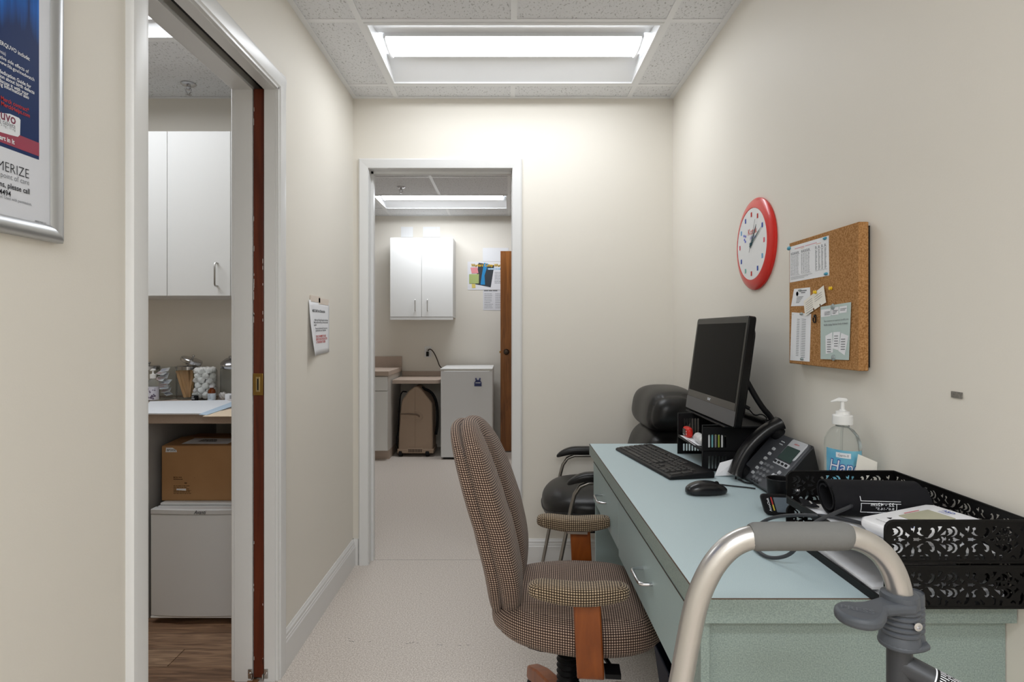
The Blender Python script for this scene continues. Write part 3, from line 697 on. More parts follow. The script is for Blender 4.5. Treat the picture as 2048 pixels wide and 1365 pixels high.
tag(MB().slab([(.617, 1.975, ZM+.0048), (.70, 1.965, ZM+.0035), (.71, 2.12, ZM+.0035), (.618, 2.15, ZM+.0072)], .0004).build('paper_slip', PAPER, loc=(.66, 2.05, ZM+.0034)), 'white paper slip lying under the red device in the organizer', 'paper')
for k, (yy, c) in enumerate((((2.15), (40, 40, 60)), (2.128, (196, 190, 176)), (2.10, (30, 60, 50)))):
    o = MB().lathe([(0, -.055), (.0012, -.053), (.0036, -.043), (.0036, .05), (.003, .055), (0, .055)], 10, (.765, yy, ZM+.0072), (1, .03*k, 0)).build('pen', mat('pen_%d' % k, c, .3), smooth=True, loc=(.765, yy, ZM+.0034))
    tag(o, ['dark navy pen lying at the far end inside the organizer', 'cream pen lying inside the organizer behind the red device', 'dark green pen in the organizer between red device and bottle'][k], 'pen', 'pens in the organizer')

# ---- all-in-one computer
aio = thing('desktop_computer', 'black all-in-one computer leaning on the black organizer', 'computer', (.70, 2.05, ZT+.153))
u = Vector((0, -1, 0)); v = Vector((.047, 0, .342)).normalized(); nrm = u.cross(v)     # nrm faces the room (-X)
if nrm.x > 0: nrm = -nrm
O = Vector((.681, 2.296, ZT+.155)); W_, H_ = .494, .346
def pan(x0, x1, y0, y1, d0, d1, r=None):
    if r: return MB().prism([(x0+a, y0+b) for a, b in rrect(x1-x0, y1-y0, r, 4)], O - nrm*d0, u, v, -nrm*(d1-d0))
    return MB().prism([(x0, y0), (x1, y0), (x1, y1), (x0, y1)], O - nrm*d0, u, v, -nrm*(d1-d0))
pan(0, W_, 0, H_, .0, .024, .012).build('bezel', mat('bezel_black', (12, 12, 13), .25, spec=.3), aio, world=True, bevel=.003)
pan(.018, W_-.018, .075, H_-.022, -.0006, .0, None).build('screen', mat('screen_black', (9, 9, 10), .3, spec=.03), aio, world=True)
pan(.003, W_-.003, .004, .050, -.0008, .0, .004).build('chin', mat('gunmetal', (92, 92, 96), .35, metal=.4), aio, world=True)
pan(.012, W_-.012, .0515, .0745, -.0007, .0).build('chin_gloss', mat('brown_gloss', (44, 40, 37), .12), aio, world=True)
MB().text('acer', O + u*(W_/2) + v*.058 + nrm*.001, u, v, .017, 'CENTER', .02).build('logo', INKW, aio, world=True)
pan(.03, W_-.03, .02, H_-.03, .024, .042, .03).build('back_shell', BLACKP, aio, world=True, bevel=.008, seg=3)
for yy in (2.296-.045, 1.868):
    a = O + u*(2.296-yy) + v*.16 - nrm*.035
    lg = [a, Vector((.79, yy, ZT+.215)), Vector((.826, yy, ZT+.176)), Vector((.822, yy, ZT+.163)), Vector((.80, yy, ZT+.163))]
    MB().tube(smooth_path([Vector(p_) for p_ in lg], 2), .009, 12).build('stand_leg', BLACKP, aio, world=True, smooth=True)
MB().tube([(.818, 2.251, ZT+.162), (.818, 1.868, ZT+.162)], .008, 12).build('stand_foot', BLACKP, aio, world=True, smooth=True)
MB().tube([O+u*.44+v*.07-nrm*.04, O+u*.44+v*.062-nrm*.06], .006, 10).build('plug', BLACKP, aio, world=True, smooth=True)
MB().tube(smooth_path([O+u*.44+v*.062-nrm*.058, O+u*.43+v*.04-nrm*.085, Vector((.80, 1.88, ZT+.19)), Vector((.835, 1.91, ZT+.163)), Vector((.84, 2.05, ZT+.158))]), .002, 8).build('cable', BLACKP, aio, world=True, smooth=True)

# ---- keyboard
kb = thing('computer_keyboard', 'black computer keyboard lying on the aqua desk', 'keyboard', (.516, 2.035, ZT), R(-79.8))
KW, KD = .462, .148
MB().prism([(-KD/2, 0), (KD/2, 0), (KD/2, .0185), (KD/2-.012, .020), (-KD/2+.006, .0105), (-KD/2, .007)], (-KW/2, 0, 0), Y3, Z3, (KW, 0, 0)).build('base', BLACKP, kb, bevel=.003, seg=3)
pit = .01885; sl = math.atan2(.0095, .128); KEYM = {}
KEYMAT = mat('key_plastic', (34, 33, 33), .42)
def key(x, row, wu=1.0, hu=1.0):
    k = (round(wu, 2), hu)
    if k not in KEYM:
        w_, h_ = pit*wu-.0022, pit*hu-.0022; mb = MB(); a, b = w_/2, h_/2; t_ = .0018
        mb.add([(-a, -b, 0), (a, -b, 0), (a, b, 0), (-a, b, 0), (-a+t_, -b+t_, .0048), (a-t_, -b+t_, .0048), (a-t_, b-t_*.7, .0048), (-a+t_, b-t_*.7, .0048)],
               [(4, 5, 6, 7), (0, 1, 5, 4), (1, 2, 6, 5), (2, 3, 7, 6), (3, 0, 4, 7)])
        o = mb.build('key', KEYMAT, kb, bevel=.0008, seg=1); KEYM[k] = o; first = True
    else: o = KEYM[k].copy(); COL.objects.link(o)
    yy = -KD/2+.018 + (row + (hu-1)/2)*pit; zz = .0095 + (yy+KD/2)*math.tan(sl)
    o.location = (-KW/2+.012 + x*pit + wu*pit/2, yy, zz); o.rotation_euler = (sl, 0, 0)
rows = {5: [1, -.6, 1, 1, 1, 1, -.4, 1, 1, 1, 1, -.4, 1, 1, 1, 1, -.25, 1, 1, 1], 4: [1]*13+[2, -.25, 1, 1, 1, -.25, 1, 1, 1, 1], 3: [1.5]+[1]*12+[1.5, -.25, 1, 1, 1, -.25, 1, 1, 1],
        2: [1.75]+[1]*11+[2.25, -3.5, 1, 1, 1], 1: [2.25]+[1]*10+[2.75, -1.25, 1, -1.25, 1, 1, 1], 0: [1.25, 1.25, 1.25, 6.25, 1.25, 1.25, 1.25, 1.25, -.25, 1, 1, 1, -.25, 2, 1]}
for r_, ws in rows.items():
    x = 0
    for w_ in ws:
        if w_ > 0: key(x, r_ + (.1 if r_ == 5 else 0), w_)
        x += abs(w_)
key(22.0+.5-.0, 2, 1, 2); key(22.5, 0, 1, 2)
MB().box(KW/2-.1, KW/2-.03, KD/2-.0115, KD/2-.0065, .0185, .0192).build('indicator_strip', mat('led_strip', (70, 70, 72), .3), kb)

# ---- mouse
ms = thing('computer_mouse', 'black computer mouse on the desk in front of the keyboard', 'mouse', (.545, 1.645, ZT), R(-84))
def mfn(q):
    x, y, z = q; z = max(z, -.008); return Vector((x*(1-.10*math.cos(y*26)), y, .008 + z*(1 - .35*(y/.06)**2 + .1*(-y/.06)) + .002))
MB().cushion((.031, .058, .026), 2.5, 16, mfn).build('shell', mat('mouse_black', (24, 24, 26), .25), ms, smooth=True)
MB().tube([(0, .052, .017), (0, .03, .0285), (0, .008, .0345)], .0009, 6).build('button_split', DARK, ms)
MB().lathe([(.0, -.003), (.006, -.003), (.007, 0), (.006, .003), (0, .003)], 14, (0, .03, .0275), X3).build('scroll_wheel', BLACKM, ms, smooth=True)
cb = [Vector((.552, 1.588, ZT+.006)), Vector((.575, 1.60, ZT+.003)), Vector((.61, 1.68, ZT+.003)), Vector((.64, 1.745, ZT+.003)), Vector((.66, 1.80, ZT+.003)), Vector((.665, 1.80, ZT+.003))]
cb = [Vector((.548, 1.70, ZT+.008)), Vector((.562, 1.735, ZT+.003)), Vector((.60, 1.745, ZT+.0025)), Vector((.64, 1.72, ZT+.0025)), Vector((.675, 1.705, ZT+.0025)), Vector((.70, 1.69, ZT+.0025))]
MB().tube(smooth_path(cb), .002, 8).build('cable', BLACKP, ms, world=True, smooth=True)
tag(MB().slab([P(1429, 953, 1.845), P(1484, 950, 1.83), P(1484, 914, 1.845), P(1440, 926, 1.86)], .0006).build('loose_paper', PAPER, loc=(.68, 1.85, ZT)), 'curled white paper slip standing between the organizer and telephone', 'paper')

# ---- telephone
PHB = mat('phone_charcoal', (72, 74, 79), .42); PHD = mat('phone_dark', (30, 31, 33), .35); PHS = mat('phone_silver', (190, 192, 196), .35)
ph = thing('desk_telephone', 'black office telephone with handset and grey screen against the wall', 'telephone', (.775, 1.72, ZT))
pu = Vector((0, -1, 0)); pv = Vector((.112, 0, .126)).normalized(); pn = Vector((-pv.z, 0, pv.x))
PO = Vector((.714, 1.842, ZT+.006))                    # bottom-left of the face
def F3(a, b, c=0): return PO + pu*a + pv*b + pn*c
FW, FL = .222, .172
MB().prism([(0, 0), (.0, -.006), (.02, -.006+.0), (.135, .0), (.135, .05), (.1165, .131)], (.714, 1.842, ZT+.006), X3, Z3, (0, -FW, 0)).build('wedge_base', PHD, ph, world=True, bevel=.003)
MB().prism([(p_[0], p_[1]) for p_ in rrect(FW, FL, .016, 5)], F3(0, 0, -.004), pu, pv, pn*.012).build('face', PHB, ph, world=True, bevel=.003)
MB().prism(rrect(.088, .062, .008), F3(.126, .108, .004), pu, pv, pn*.006).build('screen_surround', PHS, ph, world=True, bevel=.002)
MB().prism(rrect(.076, .046, .003), F3(.13, .098, .0085), pu, pv, pn*.0022).build('screen', mat('phone_lcd', (62, 78, 74), .15), ph, world=True)
MB().text('polycom', F3(.155, .154, .0104), pu, pv, .008, off=.01).build('logo', INKR, ph, world=True)
MB().prism(rrect(.088, .014, .004), F3(.126, .080, .006), pu, pv, pn*.004).build('soft_key_strip', PHS, ph, world=True)
kp = None
def pkey(a, b, w_, h_, m, c=.008):
    MB().prism([(x-w_/2, y-h_/2) for x, y in rrect(w_, h_, min(w_, h_)*.42, 3)], F3(a, b, c), pu, pv, pn*.0042).build('phone_key', m, ph, world=True, smooth=35)
PK = mat('phone_key_grey', (112, 114, 118), .4)
for k in range(4): pkey(.137+.0215*k, .087, .010, .007, PHD, .009)
for r_ in range(4):
    for c in range(3): pkey(.103+.021*c, .065-.0165*r_, .014, .0095, PK)
for k in range(6): pkey(.078, .118-.0185*k, .013, .0095, PHS)
for k, (a, b) in enumerate(((.0, .0), (.016, .0), (-.016, .0), (0, .014), (0, -.014))): pkey(.197+a, .047+b, .011, .011, PHS)
for k in range(3): pkey(.1+.02*k, -.001+.006, .008, .004, PHD)
for k in range(4): pkey(.088+.010*(k % 2), .140+.009*(k//2), .005, .003, PHS)
# handset: curved bar with two cups
hp = [F3(.036, -.012, .026), F3(.036, .02, .041), F3(.036, .06, .052), F3(.036, .11, .053), F3(.036, .16, .044), F3(.036, .196, .028)]
hs = MB(); sec = smooth_path(hp, 2); n_ = len(sec); vs = []; fs = []
for i, c in enumerate(sec):
    t = i/(n_-1); w_ = .024 + .004*abs(2*t-1)**3; hh = .015 + .004*abs(2*t-1)**2
    tg = (sec[min(i+1, n_-1)]-sec[max(i-1, 0)]).normalized(); nn = pu.cross(tg); nn = nn if nn.dot(pn) > 0 else -nn
    for k in range(16):
        a = 2*math.pi*k/16; ca, sa = math.cos(a), math.sin(a); e = (abs(ca)**3.5+abs(sa)**3.5)**(1/3.5); vs.append(c + pu*(w_*ca/e) + nn*(hh*sa/e))
for i in range(n_-1):
    for k in range(16): fs.append((i*16+k, i*16+(k+1) % 16, (i+1)*16+(k+1) % 16, (i+1)*16+k))
fs += [tuple(range(16))[::-1], tuple(range((n_-1)*16, n_*16))]
hd = hs.add(vs, fs).build('handset', mat('handset_black', (24, 24, 26), .3), ph, world=True, smooth=50)
for b in (.012, .168): MB().prism([(math.cos(R(a))*.023, math.sin(R(a))*.021) for a in range(0, 360, 20)], F3(.036, b, .006), pu, pv, pn*.03).build('handset_cup', BLACKM, hd, world=True, smooth=35)
cp = [F3(.036, -.016, .02), F3(.03, -.026, .008), Vector((.695, 1.79, ZT+.004)), Vector((.692, 1.76, ZT+.004)), Vector((.705, 1.74, ZT+.004)), Vector((.72, 1.74, ZT+.005))]
MB().tube(smooth_path(cp), .0023, 8).build('handset_cord', BLACKP, ph, world=True, smooth=True)

# ---- hand sanitizer
bt = thing('hand_sanitizer', 'clear pump bottle of hand sanitizer with blue label by the wall', 'bottle', (.805, 1.436, ZT))
prof = [(0, .0), (.048, .0), (.052, .004), (.052, .172), (.050, .187), (.043, .202), (.031, .214), (.0195, .220), (.0185, .232)]
SANI = mat('sanitizer_bottle', (238, 240, 236), .08, trans=.85, ior=1.15, spec=.6)
MB().lathe(prof, 36, sx=.70, sy=1.0).build('bottle_body', SANI, bt, smooth=True)
LBL = mat('label_blue', (132, 196, 214), .35, noise=(14, (92, 170, 206), .12))
def label_arc(mb, r0, z0, z1, a0, a1, n=18):
    vs = []; fs = []
    for i in range(n+1):
        a = R(a0+(a1-a0)*i/n); vs += [(math.cos(a)*r0*.70, math.sin(a)*r0, z0), (math.cos(a)*r0*.70, math.sin(a)*r0, z1)]
    for i in range(n): fs.append((2*i, 2*i+2, 2*i+3, 2*i+1))
    return mb.add(vs, fs)
label_arc(MB(), .0526, .04, .170, 176, 304).build('label', LBL, bt, smooth=60)
def wrap_text(txt, zc_, size, a_c, m, name, off=0, shear=0, sxx=1):
    vs, fs = text_mesh(txt, 'CENTER', off, shear); o = []
    for p_ in vs:
        a = R(a_c) + p_[0]*size*sxx/.052; o.append((math.cos(a)*.0532*.70, math.sin(a)*.0532, zc_+p_[1]*size))
    MB().add(o, fs).build(name, m, bt)
wrap_text('Hand', .118, .040, 236, INKB, 'lettering_outline', .045, .2)
vs, fs = text_mesh('Hand', 'CENTER', .0, .2)
MB().add([(math.cos(R(236)+p_[0]*.040/.052)*.0536*.70, math.sin(R(236)+p_[0]*.040/.052)*.0536, .118+p_[1]*.040) for p_ in vs], fs).build('lettering', INKW, bt)
label_arc(MB(), .0530, .152, .164, 212, 256).build('brand_patch', INKW, bt)
wrap_text('Germ-X', .155, .0085, 234, INKG, 'lettering', .01)
wrap_text('SANITIZER', .085, .012, 240, INKW, 'lettering', .01)
pc = mat('pump_white', (236, 236, 234), .35)
MB().lathe([(.0, .226), (.0225, .226), (.0225, .246), (.021, .248), (.0155, .249), (.015, .256), (.0075, .258), (.0065, .261), (.0045, .262), (.0045, .284), (0, .284)], 24).build('pump_collar', pc, bt, smooth=35)
MB().prism([(-.026, .279), (-.024, .277), (-.012, .280), (.008, .280), (.012, .284), (.008, .288), (-.008, .289)], Vector((-.49, -.87, 0))*.007, Vector((.87, -.49, 0)), Z3, Vector((.49, .87, 0))*.014).build('pump_head', pc, bt, bevel=.003)
MB().lathe([(0, .01), (.0022, .01), (.0022, .225), (0, .225)], 10).build('dip_tube', CLEARP, bt, smooth=True)
# card leaning on the bottle behind the trays
tag(MB().slab([(.765, 1.352, ZT+.001), (.835, 1.365, ZT+.001), (.842, 1.36, ZT+.150), (.80, 1.362, ZT+.168)], .0012).build('leaning_card', PAPER2, loc=(.80, 1.36, ZT)), 'pale card propped on its edge between sanitizer bottle and black trays', 'card')

# ---- damask letter trays
S_ = 1.183e-4
MOT = [[(215,150),(260,150),(290,175),(310,210),(300,255),(260,285),(205,290),(250,265),(270,225),(262,190)],
 [(155,175),(195,170),(235,195),(245,220),(225,250),(185,270),(145,275),(180,255),(185,235),(170,220),(180,205)],
 [(340,220),(365,245),(402,268),(365,310),(355,275),(330,265)],
 [(505,170),(535,158),(558,170),(555,195),(535,205),(538,235),(560,260),(592,272),(560,278),(520,262),(490,235),(515,215),(512,190)],
 [(595,298),(640,300),(665,260),(690,235),(700,205),(690,190),(668,195),(690,165),(715,162),(740,190),(742,230),(720,275),(680,305),(630,312)],
 [(890,195),(895,225),(885,260),(840,265),(802,275),(840,240)]]
MOT2 = MOT + [[(x, 660-y) for x, y in p_] for p_ in MOT] + [
 [(192+14*math.cos(R(a)), 328+14*math.sin(R(a))) for a in range(0, 360, 45)],
 [(235,300),(262,295),(275,310),(300,318),(345,330),(300,340),(280,352),(262,365),(258,345),(232,355),(245,330)],
 [(405,145),(420,170),(440,175),(448,145),(470,145),(468,190),(445,245),(440,205),(412,195)],
 [(440,305),(500,305),(520,295),(525,315),(565,325),(525,338),(520,352),(500,345),(440,345),(450,325)],
 [(780,145),(845,145),(820,190),(768,240),(790,180)], [(700,328),(760,322),(795,305),(815,328),(790,350),(760,338)],
 [(820,285),(850,290),(870,310),(885,280),(900,320),(885,345),(868,335),(850,370),(828,375),(840,330)],
 [(440,420),(465,470),(460,530),(430,580),(390,595),(400,545),(420,530),(415,480)],
 [(280,570),(300,540),(325,535),(355,565),(350,595),(335,570),(310,560),(300,580)],
 [(530,545),(570,540),(600,565),(610,600),(540,600),(550,575)], [(600,520),(640,530),(675,570),(670,600),(640,600),(630,560)],
 [(765,470),(800,490),(828,510),(820,590),(780,600),(803,565),(800,530),(780,510)], [(870,540),(905,530),(925,555),(905,575),(910,605),(870,605),(885,570)]]
def damask(L, h, th=.0012, r=(.012, .012), shift=0):
    hs = []; k = -1
    while k*745*S_ < L:
        for p_ in MOT2:
            pts = [((x-60+745*k)*S_ + shift, (640-y)*S_) for x, y in p_]
            if min(a for a, b in pts) > .007 and max(a for a, b in pts) < L-.007 and max(b for a, b in pts) < h-.006: hs.append(pts)
        k += 1
    o = [(0, 0), (L, 0)] + [(L-r[1]+r[1]*math.cos(R(a)), h-r[1]+r[1]*math.sin(R(a))) for a in range(0, 91, 15)] + [(r[0]-r[0]*math.sin(R(a)), h-r[0]+r[0]*math.cos(R(a))) for a in range(0, 91, 15)]
    return plate_with_holes(o, hs, th)
TX0, TX1, TY0, TY1 = .608, .842, .962, 1.302
TRM = mat('black_enamel', (11, 10, 10), .45, spec=.22)
def letter_tray(label, z):
    t = thing('letter_tray', label, 'tray', ((TX0+TX1)/2, (TY0+TY1)/2, z), 0, 'stacked damask letter trays')
    h = .067
    place(damask(TX1-TX0, h, r=(.013, .003)), (TX0, TY0, z+.002), X3, Z3, Y3).build('near_panel', TRM, t, world=True)
    place(damask(TX1-TX0, h, r=(.013, .003)), (TX0, TY1, z+.002), X3, Z3, Y3).build('far_panel', TRM, t, world=True)
    place(damask(TY1-TY0, h, r=(.003, .003), shift=.012), (TX1, TY1, z+.002), (0, -1, 0), Z3, X3).build('wall_side_panel', TRM, t, world=True)
    MB().box(TX0, TX1, TY0, TY1, z+.002, z+.0035).build('tray_floor', TRM, t, world=True)
    def corner(y, f): 
        c = [(TX0, y, z+.03), (TX0, y, z+.056)] + [(TX0+.0135-.0135*math.cos(R(a)), y, z+.056+.0135*math.sin(R(a))) for a in (22, 45, 68, 90)]
        return c if f else c[::-1]
    rim = MB().tube(corner(TY0, 1) + [(TX1-.004, TY0, z+.0695), (TX1-.001, TY0+.001, z+.0695), (TX1, TY0+.004, z+.0695), (TX1, TY1-.004, z+.0695), (TX1-.001, TY1-.001, z+.0695), (TX1-.004, TY1, z+.0695)] + corner(TY1, 0), .0022, 8)
    rim.build('rim_wire', TRM, t, world=True, smooth=True)
    MB().box(TX0-.001, TX0+.001, TY0, TY1, z, z+.014).tube([(TX0-.0005, TY0, z+.0145), (TX0-.0005, TY1, z+.0145)], .002, 8).build('front_lip', TRM, t, world=True)
    MB().tube([(TX0, TY0, z+.0025), (TX1, TY0, z+.0025), (TX1, TY1, z+.0025), (TX0, TY1, z+.0025)], .0025, 8).build('bottom_wire', TRM, t, world=True, smooth=True)
    MB().lathe([(.004, 0), (.005, .001), (.005, .0025), (.002, .003), (0, .001)], 14, (TX0+.022, TY1-.001, z+.03), (0, -1, 0)).build('rivet', CHROME, t, world=True)
    return t
letter_tray('lower black damask letter tray resting on the desk', ZT); letter_tray('upper black damask letter tray holding the blood pressure monitor', ZT+.0735)
random.seed(5)
def sheets(zb, n, th, label, m, dx=0.0, nm='paper_stack'):
    for k in range(n):
        a = random.uniform(-.035, .035); c, s = math.cos(a), math.sin(a); cx_, cy_ = (TX0+TX1)/2+dx+random.uniform(-.004, .004), (TY0+TY1)/2+random.uniform(-.012, .006); hw, hl = .105, .139
        z = zb + th*k
        pts = [Vector((cx_+x*c-y*s, cy_+x*s+y*c, z+th*.9)) for x, y in ((-hw, -hl), (hw, -hl), (hw, hl), (-hw, hl))]
        tag(MB().slab(pts, th*.9).build(nm, m, loc=(cx_, cy_, z)), label[k], 'paper', 'papers in the letter trays')
sheets(ZT+.0042, 3, .0052, ['bottom bundle of white paper in the lower letter tray', 'middle bundle of white paper in the lower letter tray', 'top bundle of white paper in the lower letter tray'], PAPER, -.004)
ZU = ZT+.0735+.0042
sheets(ZU, 3, .0016, ['lowest white sheets in the upper letter tray', 'middle white sheets in the upper letter tray', 'topmost white sheets beneath the blood pressure monitor'], PAPER, -.006)
ZU2 = ZU + .0050

# ---- blood pressure monitor, cuff, hose
BPW = mat('monitor_white', (236, 236, 238), .32)
bp = thing('blood_pressure_monitor', 'white blood pressure monitor with grey display on the upper tray', 'monitor', (.735, 1.064, ZU2), R(-76))
BW, BL, BT_ = .054, .085, .085           # half width, half length, slope of the top
oct_ = [(-.80, -1), (.80, -1), (1, -.88), (1, .88), (.82, 1), (-.82, 1), (-1, .88), (-1, -.88)]; n_ = len(oct_); vs = []
for (sc_, z0, tl) in ((.86, 0, 0), (.99, .013, .03), (1.0, .02, BT_), (.95, .0245, BT_)):
    for x, y in oct_: vs.append((x*BW*sc_, y*BL*sc_, z0 + (y*BL*sc_+BL)*tl))
fs = [tuple(range(n_))[::-1], tuple(range(3*n_, 4*n_))]
for l in range(3):
    for k in range(n_): fs.append((l*n_+k, l*n_+(k+1) % n_, (l+1)*n_+(k+1) % n_, (l+1)*n_+k))
MB().add(vs, fs).build('case', BPW, bp, bevel=.003, seg=3)
tn = Vector((0, -BT_, 1)).normalized(); tv = Vector((0, 1, BT_)).normalized()
def BF(x, y, c=.0005): return Vector((x, y, .0245+(y+BL)*BT_)) + tn*c
MB().prism(rrect(.054, .068, .002), BF(-.026, -.02, .0002), X3, tv, tn*.0008).build('display', mat('lcd_olive', (172, 170, 146), .25), bp)
tx = MB()
for k, s_ in enumerate(('SYS', 'DIA', 'PUL')): tx.text(s_, BF(.032, .034-.024*k, .0012), X3, tv, .0075, off=.01)
tx.build('lettering', INKB, bp)
MB().text('A&D', BF(.0, .062, .0012), X3, tv, .011, 'CENTER', .015).lines(BF(-.012, .057, .0012), X3, tv, .024, 2, .003, .001, 3).build('brand_lettering', INKB, bp)
MB().prism(rrect(.0014, .034, .0005), BF(-.031, -.002, .0008), X3, tv, tn*.0004).build('red_mark', INKR, bp)
for k, (x, y) in enumerate(((-.022, -.042), (0.0, -.045), (.022, -.048))):
    if k == 0: MB().prism([(-.004, -.003), (.004, -.003), (0, .004)], BF(x, y, .0006), X3, tv, tn*.0006).build('button_mark', INK, bp)
    else: MB().tube([BF(x, y, .001) + X3*(.0065*math.cos(R(a))) + tv*(.0065*math.sin(R(a))) for a in range(0, 361, 20)], .0006, 6, cap=False).build('button_ring', INKB, bp)
MB().lines(BF(-.03, -.066, .001), X3, tv, .05, 1, .003, .0012, 8).build('small_print', INKG, bp)
CUF = mat('cuff_nylon', (28, 28, 31), .8, spec=.15, bump=(700, .3, .0008))
cf = thing('blood_pressure_cuff', 'rolled black arm cuff with white print behind the white monitor', 'cuff', (.722, 1.185, ZU2))
ax = Vector((.985, -.10, 0)).normalized(); sx_ = Vector((.10, .985, 0)).normalized(); Lc = .175
vs = []; fs = []; n_ = 64; T_ = .0035
def spir(k):
    t = k/n_; a = -R(235) + t*R(690)*1.0; r_ = .042 - .019*t + .004*math.sin(a*2)
    return a, r_
for k in range(n_+1):
    a, r_ = spir(k)
    for (rr, e) in ((r_+T_/2, -1), (r_+T_/2, 1), (r_-T_/2, 1), (r_-T_/2, -1)):
        c = sx_*(rr*1.12*math.cos(a)) + Vector((0, 0, max(.0, .0375 + rr*.82*math.sin(a)))); vs.append(c + ax*(e*Lc/2))
for k in range(n_):
    for q_ in range(4): fs.append((k*4+q_, k*4+(q_+1) % 4, (k+1)*4+(q_+1) % 4, (k+1)*4+q_))
fs += [(0, 1, 2, 3), tuple(n_*4+i for i in (3, 2, 1, 0))]
MB().add(vs, fs).build('cuff_wrap', CUF, cf, smooth=50)
MB().slab([sx_*(.028)+ax*(-Lc/2-.0)+Vector((0, 0, .004)), sx_*(.03)+ax*(-Lc/2-.032)+Vector((0, 0, .006)), sx_*(.065)+ax*(-Lc/2-.028)+Vector((0, 0, .012)), sx_*(.066)+ax*(-Lc/2+.0)+Vector((0, 0, .004))], .003).build('cuff_tab', CUF, cf, bevel=.001)
MB().tube([sx_*(.034)+ax*(-Lc/2-.012)+Vector((0, 0, .0085)), sx_*(.046)+ax*(-Lc/2-.012)+Vector((0, 0, .0105))], .0028, 8).build('metal_bar', CHROME, cf, smooth=True)
def cuffsurf(l, a, off=.0012):
    best = None
    r_ = .042+T_/2+off; rr = r_ - .019*((a+235)/690) + .004*math.sin(R(a)*2)
    return sx_*(rr*1.12*math.cos(R(a))) + Vector((0, 0, .0375+rr*.82*math.sin(R(a)))) + ax*l
def ctext(txt, l0, a0, size, nm='print'):          # printed upside down, as the cuff lies
    vs, fs = text_mesh(txt, 'LEFT', .01, 0)
    return MB().add([cuffsurf(l0 - p_[0]*size, a0 - math.degrees(p_[1]*size/.045), .0012) for p_ in vs], fs).build(nm, INKW, cf)
ctext('REF UA-420MW', .012, -147, .006); ctext('1981', .056, -147, .006); ctext('8.6"-16.5"', .018, -160, .0085); ctext('22 - 42cm', .018, -172, .0105)
for l0, l1, a0, a1 in ((-.042, .03, -151, -151), (-.042, .03, -179, -179), (-.042, -.042, -151, -179), (.022, .022, -151, -179), (-.042, .03, -186, -186), (-.042, -.042, -186, -200)):
    n = 8; MB().tube([cuffsurf(l0+(l1-l0)*i/n, a0+(a1-a0)*i/n, .0012) for i in range(n+1)], .0006, 5).build('print_frame', INKW, cf)
MB().tube([cuffsurf(-Lc/2+.004, -90-20+i*0, .0005) + ax*(Lc*.97*i/20) for i in range(21)], .0006, 5).build('seam', DARK, cf)
hose = [Vector((.668, 1.155, ZU2+.03)), Vector((.645, 1.13, ZU2+.032)), PZ(1610, 1052, ZU2+.012), PZ(1590, 1108, DZ+.03), PZ(1545, 1120, DZ+.005), PZ(1515, 1105, DZ+.006), PZ(1500, 1080, DZ+.008), PZ(1512, 1052, DZ+.02), PZ(1545, 1034, DZ+.05), PZ(1600, 1030, DZ+.085), PZ(1660, 1033, ZU2+.006), PZ(1712, 1044, ZU2+.005), Vector((.662, 1.09, ZU2+.010))]
MB().tube(smooth_path(hose, 3), .0036, 10).build('air_hose', mat('hose_rubber', (52, 54, 58), .5), cf, world=True, smooth=True)

# ---- small black meter leaning by the trays
mt = thing('handheld_meter', 'small black handheld meter with grey screen leaning on the letter trays', 'meter', PZ(1535, 1030, ZT))
mo = PZ(1532, 1031, ZT+.001); mu = Vector((.042, -.006, 0)).normalized(); mv = Vector((-.010, .012, .05)).normalized(); mn = mu.cross(mv).normalized()
mn = mn if mn.y < 0 else -mn
MB().prism([(x, y) for x, y in rrect(.07, .052, .011)], mo, mu, mv, -mn*.014).build('case', BLACKP, mt, world=True, bevel=.003)
MB().prism([(x+.028, y+.008) for x, y in rrect(.032, .036, .002)], mo+mn*.0004, mu, mv, mn*.0006).build('screen', mat('meter_lcd', (112, 122, 132), .2), mt, world=True)
MB().prism([(.0215, .026), (.0245, .026), (.0245, .044), (.0215, .044)], mo+mn*.0004, mu, mv, mn*.0004).build('red_mark', INKR, mt, world=True)
MB().prism([(.0215, .012), (.0245, .012), (.0245, .026), (.0215, .026)], mo+mn*.0004, mu, mv, mn*.0004).build('yellow_mark', mat('ink_yellow', (210, 190, 60), .6), mt, world=True)
MB().text('AccuChek', mo+mn*.0009+mu*.0165+mv*.010, mv, -mu, .0075, off=.015).build('lettering', INKW, mt, world=True)
# black pen cup behind the tray corner
cu = thing('pen_cup', 'small round black cup standing behind the far corner of the trays', 'cup', (.686, 1.51, ZT))
MB().lathe([(0, 0), (.026, 0), (.028, .003), (.03, .075), (.0275, .075), (.0258, .005), (0, .005)], 24).build('cup_wall', BLACKP, cu, smooth=35)
MB().tube([(.03*math.cos(R(a)), .03*math.sin(R(a)), .0755) for a in range(0, 361, 15)], .0018, 6, cap=False).build('rim', BLACKP, cu, smooth=True)
# ================================================================ ON THE WALLS
# ---- framed poster, left wall
SILV = mat('anodised_silver', (188, 190, 192), .34, metal=.75)
XP = XL + .016; YF = 1.073; YS = .47; ZB0, ZB1 = 1.378, 2.25
pf = thing('poster_frame', 'silver snap frame holding a blue medical poster on the left wall', 'poster frame', (XL, (YS+YF)/2, ZB0))
pr = [(0, 0), (0, .011), (.005, .016), (.012, .0175), (.022, .0145), (.028, .0095), (.028, 0)]
def frame_bar(a, b, inn, e):
    a, b, o, n = Vector(a), Vector(b), Vector(inn), X3; d = (b-a).normalized(); k = len(pr); vs = []
    for p_, s in ((a, 1), (b, -1)):
        for (q_, h) in pr: vs.append(p_ + o*q_ + n*h + d*(s*q_))
    return MB().add(vs, [tuple(range(k)), tuple(range(k, 2*k))[::-1]] + [((i+1) % k, i, k+i, k+(i+1) % k) for i in range(k)])
